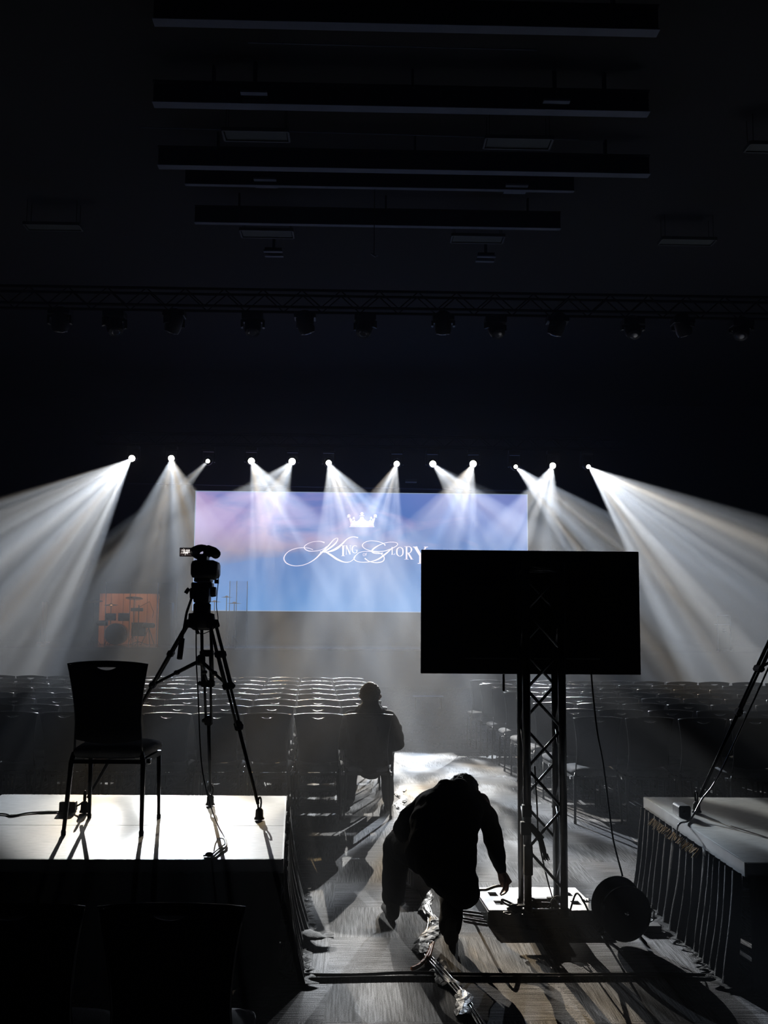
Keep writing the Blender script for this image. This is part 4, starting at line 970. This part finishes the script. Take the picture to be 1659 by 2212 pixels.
# hood folded behind the neck
limb(j, [V(-.10, -.04, .965), V(-.075, -.12, .955), V(0, -.145, .94), V(.075, -.12, .955), V(.10, -.04, .965)], [.040, .046, .05, .046, .040])
limb(j, [V(-.09, -.03, .985), V(-.06, -.10, 1.0), V(.06, -.10, 1.0), V(.09, -.03, .985)], [.032, .038, .038, .032]); limb(j, [V(0, -.08, .95), V(0, -.065, 1.015)], [.10, .088])
fuse(j, 'jacket', JACKET, pe, .011, .010, 3)
tr = MB()
for sg in (-1, 1):
    limb(tr, [V(sg*.09, .0, .53), V(sg*.17, .44, .53)], [.105, .080]); limb(tr, [V(sg*.17, .44, .51), V(sg*.175, .43, .30), V(sg*.19, .42, .08)], [.078, .066, .060])
fuse(tr, 'trousers', JEANS, pe, .012, .006, 9)
for sg in (-1, 1):
    s_ = MB(); lofted(s_, [V(sg*.19, .375, .05), V(sg*.195, .45, .05), V(sg*.20, .56, .035), V(sg*.205, .61, .028)], [(.045, .045), (.045, .045), (.045, .034), (.03, .022)]); fuse(s_, 'shoe', RUBBER, pe, .009)
hairdo(pe, P)

# crouching person reaching to the base plate
po = Vector((.5, 6.05, 0)); pc = empty('person', po); tag(pc, 'person in a dark jacket crouching forward and reaching right to the truss base', 'person')
def G(x, y, z): return Vector((x, y, z))-po
hipL, hipR = G(.39, 6.03, .47), G(.57, 6.0, .46)
kneeL, ankL = G(.25, 6.40, .44), G(.225, 6.40, .09)
kneeR, ankR = G(.60, 6.30, .42), G(.535, 5.93, .09)
neck = G(.60, 6.42, .755); shL, shR = G(.45, 6.38, .715), G(.765, 6.38, .705)
elR = G(.835, 6.28, .475)
hdp = atY(1092, 1908, 6.19); wr_ = atY(1082, 1882, 6.2)
wrR = G(wr_.x, wr_.y, wr_.z)
elL, wrL = G(.28, 6.30, .56), G(.27, 6.50, .52)
b = MB()
lofted(b, [G(.49, 5.98, .44), G(.50, 6.06, .54), G(.535, 6.20, .64), G(.575, 6.34, .70), neck], [(.17, .12), (.155, .11), (.16, .10), (.18, .09), (.06, .05)])
limb(b, [neck, G(.64, 6.50, .76)], [.056, .054])
P2 = head(b, G(.675, 6.55, .715), (.12, .72, -.72), (0, .6, .8))
for a_, k_, n_ in ((hipL, kneeL, ankL), (hipR, kneeR, ankR)):
    limb(b, [a_, k_], [.085, .058]); limb(b, [k_, n_], [.056, .038])
limb(b, [shL, elL, wrL], [.05, .038, .027]); limb(b, [shR, elR, wrR], [.052, .042, .027])
hv = G(hdp.x, hdp.y, hdp.z)-wrR
hand(b, wrR, hv+Vector((.01, .0, -.015)), -1, (-.75, -.25, -.45), .75, 1.0)
hand(b, wrL, (.1, .8, -.4), 1, (0, -.3, -1), .5)
for n_, dx in ((ankL, -.02), (ankR, .02)): limb(b, [n_+Vector((0, 0, -.05)), n_+Vector((dx, .15, -.06))], [.034, .030])
fuse(b, 'body', SKIN, pc, .008)
j = MB()
lofted(j, [G(.545, 5.93, .35), G(.52, 5.94, .43), G(.495, 6.00, .53), G(.515, 6.12, .615), G(.55, 6.24, .665), G(.58, 6.34, .695), G(.60, 6.41, .73), G(.615, 6.45, .745)], [(.14, .12), (.18, .14), (.20, .15), (.205, .145), (.21, .135), (.195, .115), (.12, .085), (.085, .07)], 20)
limb(j, [shL+Vector((.03, 0, 0)), G(.35, 6.36, .63), elL, wrL+Vector((0, -.03, .01))], [.080, .074, .064, .046])
limb(j, [shR-Vector((.04, 0, .01)), G(.805, 6.34, .60), elR], [.078, .068, .056]); limb(j, [elR, elR.lerp(wrR, .5), elR.lerp(wrR, .93)], [.056, .047, .035])
limb(j, [G(.54, 6.36, .765), G(.60, 6.37, .80), G(.67, 6.42, .775)], [.03, .032, .03])
limb(j, [G(.56, 5.93, .38), G(.60, 5.92, .29)], [.12, .105]); limb(j, [G(.50, 6.28, .72), G(.55, 6.34, .765), G(.63, 6.40, .77)], [.09, .085, .07])
fuse(j, 'jacket', JACKET, pc, .011, .011, 13)
tr = MB()
limb(tr, [hipL, hipL.lerp(kneeL, .5), kneeL], [.115, .10, .088]); limb(tr, [kneeL, kneeL.lerp(ankL, .5), kneeL.lerp(ankL, .86)], [.088, .080, .074])
limb(tr, [hipR, hipR.lerp(kneeR, .5), kneeR], [.12, .10, .085]); limb(tr, [kneeR, kneeR.lerp(ankR, .5), ankR], [.084, .076, .066])
limb(tr, [hipL, hipR], [.12, .12])
fuse(tr, 'trousers', JEANS, pc, .012, .007, 21)
for n_, dx in ((ankL, -.03), (ankR, .02)):
    s_ = MB(); lofted(s_, [n_+Vector((0, -.05, -.045)), n_+Vector((dx*.3, .03, -.045)), n_+Vector((dx*.8, .14, -.055)), n_+Vector((dx, .20, -.062))], [(.042, .045), (.046, .045), (.046, .034), (.03, .022)]); limb(s_, [n_+Vector((0, -.02, -.04)), n_+Vector((0, -.02, .02))], [.045, .045])
    fuse(s_, 'shoe', RUBBER, pc, .009)
hairdo(pc, P2)

# ------------------------------------------------------------------ stage furniture
STZ = 1.0
def on_stage(px, Y): p = atY(px, 1400, Y); return Vector((p.x, Y, STZ))
def shield(xs, Y, ptop, label):
    p0 = on_stage(xs[0], Y); p1 = on_stage(xs[-1], Y); t = empty('drum_shield', p0.lerp(p1, .5)); tag(t, label, 'drum shield')
    zt = atY(xs[0], ptop, Y).z-STZ
    for i, (a_, b2) in enumerate(zip(xs, xs[1:])):
        A = on_stage(a_, Y)-t.location; B = on_stage(b2, Y)-t.location; dy = .14 if i % 2 else -.14
        dy = math.copysign(min(.14, .2*(B.x-A.x)), dy); A.y = -dy; B.y = dy
        pn = MB().prism([(A.x, A.y), (B.x, B.y), (B.x, B.y+.01), (A.x, A.y+.01)], lambda u, v, h_: Vector((u, v, h_)), .02, zt).build('acrylic_panel', ACRYL, t)
        m = MB()
        for Q in (A, B): m.bar((Q.x, Q.y, .0), (Q.x, Q.y, zt), .016)
        m.build('panel_edge', EDGE, pn)
    return t
shield([222, 280, 335, 380], 28.6, 1257, 'clear acrylic drum shield on the left of the stage')
shield([493, 509, 531], 28.6, 1255, 'narrow clear acrylic shield in front of the video wall corner')
# wooden backdrop behind drums
p0, p1 = atY(212, 1383, 31.0), atY(345, 1283, 31.0)
wp = empty('wood_backdrop', ((p0.x+p1.x)/2, 31.0, STZ)); tag(wp, 'orange wooden baffle wall behind the drum kit', 'wood panel')
ww = p1.x-p0.x
for k in range(5): MB().box((-ww/2+ww*(k+.5)/5, 0, (p1.z-STZ)/2), (ww/5-.015, .05, p1.z-STZ)).build('board', WOOD, wp)
m = MB()
for zz in (.2, p1.z-STZ-.1): m.box((0, .05, zz), (ww, .05, .08))
m.build('rail', WOOD, wp)
p0 = atY(93, 1400, 31.0); wq = empty('wood_post', (p0.x, 31.0, STZ)); tag(wq, 'narrow orange wooden post far left on the stage', 'post')
MB().box((0, 0, .62), (.13, .06, 1.24)).build('post', WOOD, wq); MB().box((0, 0, .02), (.3, .3, .04)).build('foot', WOOD, wq)
DR = mat('drum_shell', (.03, .03, .035), .25, .2, vary=.2); SKN = mat('drum_head', (.12, .12, .12), .5, vary=.1); CYM = mat('cymbal', (.35, .25, .12), .3, .9, vary=.2)
def drum(t, c, r, h_, ax='Z'):
    d = MB().lathe([(r, -h_/2), (r, h_/2)], c, ax, 20).build('drum', DR, t, True)
    q = Vector(c)+(Vector((0, 0, h_/2)) if ax == 'Z' else Vector((0, -h_/2, 0)))
    MB().lathe([(r*.98, -.005), (r*.98, .005)], q, ax, 20).build('drumhead', SKN, d); hp_ = MB(); hp_.tube([q+(Vector((r*math.cos(a_), r*math.sin(a_), 0)) if ax == 'Z' else Vector((r*math.cos(a_), 0, r*math.sin(a_)))) for a_ in [2*PI*k/20 for k in range(21)]], .012, 6).build('hoop', CHROME, d, True)
def cymbal(t, base, hgt, r, tilt=.15):
    s_ = MB().tube([base, Vector(base)+Vector((0, 0, hgt))], .012, 6)
    for k in range(3): s_.tube([Vector(base)+Vector((0, 0, .3)), Vector(base)+Vector((.22*math.cos(k*2.1), .22*math.sin(k*2.1), 0))], .009, 5)
    s = s_.build('cymbal_stand', DARKCHROME, t, True)
    MB().lathe([(r, 0), (r*.3, .02), (r*.12, .05), (.01, .052)], (0, 0, 0), n=24, rot=Matrix.Rotation(tilt, 3, 'X')).build('cymbal', CYM, s, True, Vector(base)+Vector((0, 0, hgt)))
kb = on_stage(255, 29.6); dk = empty('drum_kit', kb); tag(dk, 'dark drum kit behind the left acrylic shield', 'drum kit')
drum(dk, (-.05, 0, .32), .30, .4, 'Y'); drum(dk, (-.25, .05, .80), .15, .2); drum(dk, (.12, .05, .80), .16, .22); drum(dk, (.55, .1, .45), .21, .38); drum(dk, (-.55, .25, .62), .18, .14)
cymbal(dk, (-.75, .1, 0), 1.25, .24); cymbal(dk, (.35, .3, 0), 1.35, .25, -.2); cymbal(dk, (-.35, .45, 0), 1.15, .2)
ms_ = on_stage(297, 29.3); mi = empty('microphone_stand', ms_); tag(mi, 'tall boom microphone stand in front of the wooden baffle', 'microphone stand')
MB().tube([(0, 0, 0), (0, 0, 1.15)], .014, 6).tube([(-.15, 0, 1.0), (.3, 0, 1.25), (.42, 0, .95), (.40, 0, .8)], .008, 6).build('pole', DARKCHROME, mi, True)
m = MB()
for k in range(3): m.tube([(0, 0, .12), (.3*math.cos(k*2.1+.5), .3*math.sin(k*2.1+.5), .01)], .012, 6)
m.build('leg', DARKCHROME, mi, True); MB().box((-.05, 0, 1.02), (.35, .08, .1), bev=.02).build('music_clamp', BLACK, mi)
fl_ = on_stage(320, 29.5); sb = empty('drum_stool', fl_); tag(sb, 'round dark drum stool right of the microphone stand', 'stool')
MB().lathe([(.15, .50), (.18, .53), (.18, .60), (.14, .64)], n=18).build('seat', BLACK, sb, True)
for k in range(3): MB().tube([(0, 0, .5), (.22*math.cos(k*2.1+.9), .22*math.sin(k*2.1+.9), .01)], .014, 6).build('leg', DARKCHROME, sb, True)
ck = on_stage(470, 29.5); cs_ = empty('cymbal_set', ck); tag(cs_, 'pale cymbals on stands showing against the video wall\'s lower left corner', 'cymbals')
zc = atY(470, 1302, 29.5).z-STZ
cymbal(cs_, (-.12, 0, 0), zc+.02, .2, .0); cymbal(cs_, (.20, .2, 0), zc+.16, .17, .0); cymbal(cs_, (.45, 0, 0), zc-.02, .22, 0)
amp = empty('speaker_cabinet', on_stage(357, 30.2)); tag(amp, 'dark speaker cabinet standing beside the wooden baffle', 'speaker')
MB().box((0, 0, .62), (.38, .4, 1.24), bev=.02).build('cabinet', BLACK, amp); MB().box((0, -.205, .62), (.33, .02, 1.15)).build('grille', RUBBER, amp)
# lectern on right
L0 = on_stage(1565, 28.4); le = empty('lectern', L0); tag(le, 'clear acrylic lectern on the right side of the stage', 'lectern')
wl = .36; hl = atY(1565, 1329, 28.4).z-STZ
MB().box((0, 0, hl/2), (wl-.03, .012, hl-.02)).build('front_panel', ACRYL, le)
m = MB()
for sg in (-1, 1): m.bar((sg*wl/2, 0, 0), (sg*wl/2, 0, hl), .018)
m.bar((-wl/2, 0, hl), (wl/2, 0, hl), .022); m.build('panel_edge', EDGE, le)
MB().box((0, .1, hl-.26), (wl, .25, .02)).build('shelf', EDGE, le); MB().box((0, -.01, .02), (wl, .3, .035), bev=.004).build('base', EDGE, le)
MB().box((0, -.012, hl-.38), (.12, .006, .025)).box((0, -.012, hl-.46), (.10, .006, .02)).build('emblem', EDGE, le)

# added warm fill spot without a fixture, brightening the wooden baffle
ld = bpy.data.lights.new('baffle_fill', 'SPOT'); ld.energy = 150; ld.color = (1, .55, .28); ld.spot_size = math.radians(50); ld.spot_blend = .5; ld.shadow_soft_size = .1
lo = bpy.data.objects.new('baffle_fill', ld); COL.objects.link(lo); lo.location = (wp.location.x, 29.2, 4.0); aim(lo, Vector((0, 1.8, -2.3)))

# ------------------------------------------------------------------ haze filling the hall
# (a thin, even scattering medium; it fills the air everywhere)
# ------------------------------------------------------------------ world and colour
w = bpy.data.worlds.new('world'); sc.world = w; w.use_nodes = True; w.node_tree.nodes['Background'].inputs[0].default_value = (0, 0, 0, 1); w.node_tree.nodes['Background'].inputs[1].default_value = 0
nt = w.node_tree; vs = nt.nodes.new('ShaderNodeVolumeScatter'); vs.inputs['Density'].default_value = .0056; vs.inputs['Anisotropy'].default_value = .55; vs.inputs['Color'].default_value = (.93, .95, 1, 1)
nt.links.new(vs.outputs[0], nt.nodes['World Output'].inputs['Volume'])
try: w.cycles.volume_sampling = 'EQUIANGULAR'; w.cycles.homogeneous_volume = True
except Exception: pass
vsn = sc.view_settings; vsn.view_transform = 'Standard'; vsn.look = 'None'; vsn.exposure = 0; vsn.gamma = 1
try: vsn.use_curve_mapping = False
except Exception: pass
sc.cycles.max_bounces = 5; sc.cycles.diffuse_bounces = 2; sc.cycles.glossy_bounces = 2; sc.cycles.transmission_bounces = 2; sc.cycles.transparent_max_bounces = 8
sc.cycles.volume_bounces = 0; sc.cycles.use_denoising = True; sc.cycles.caustics_reflective = False; sc.cycles.caustics_refractive = False
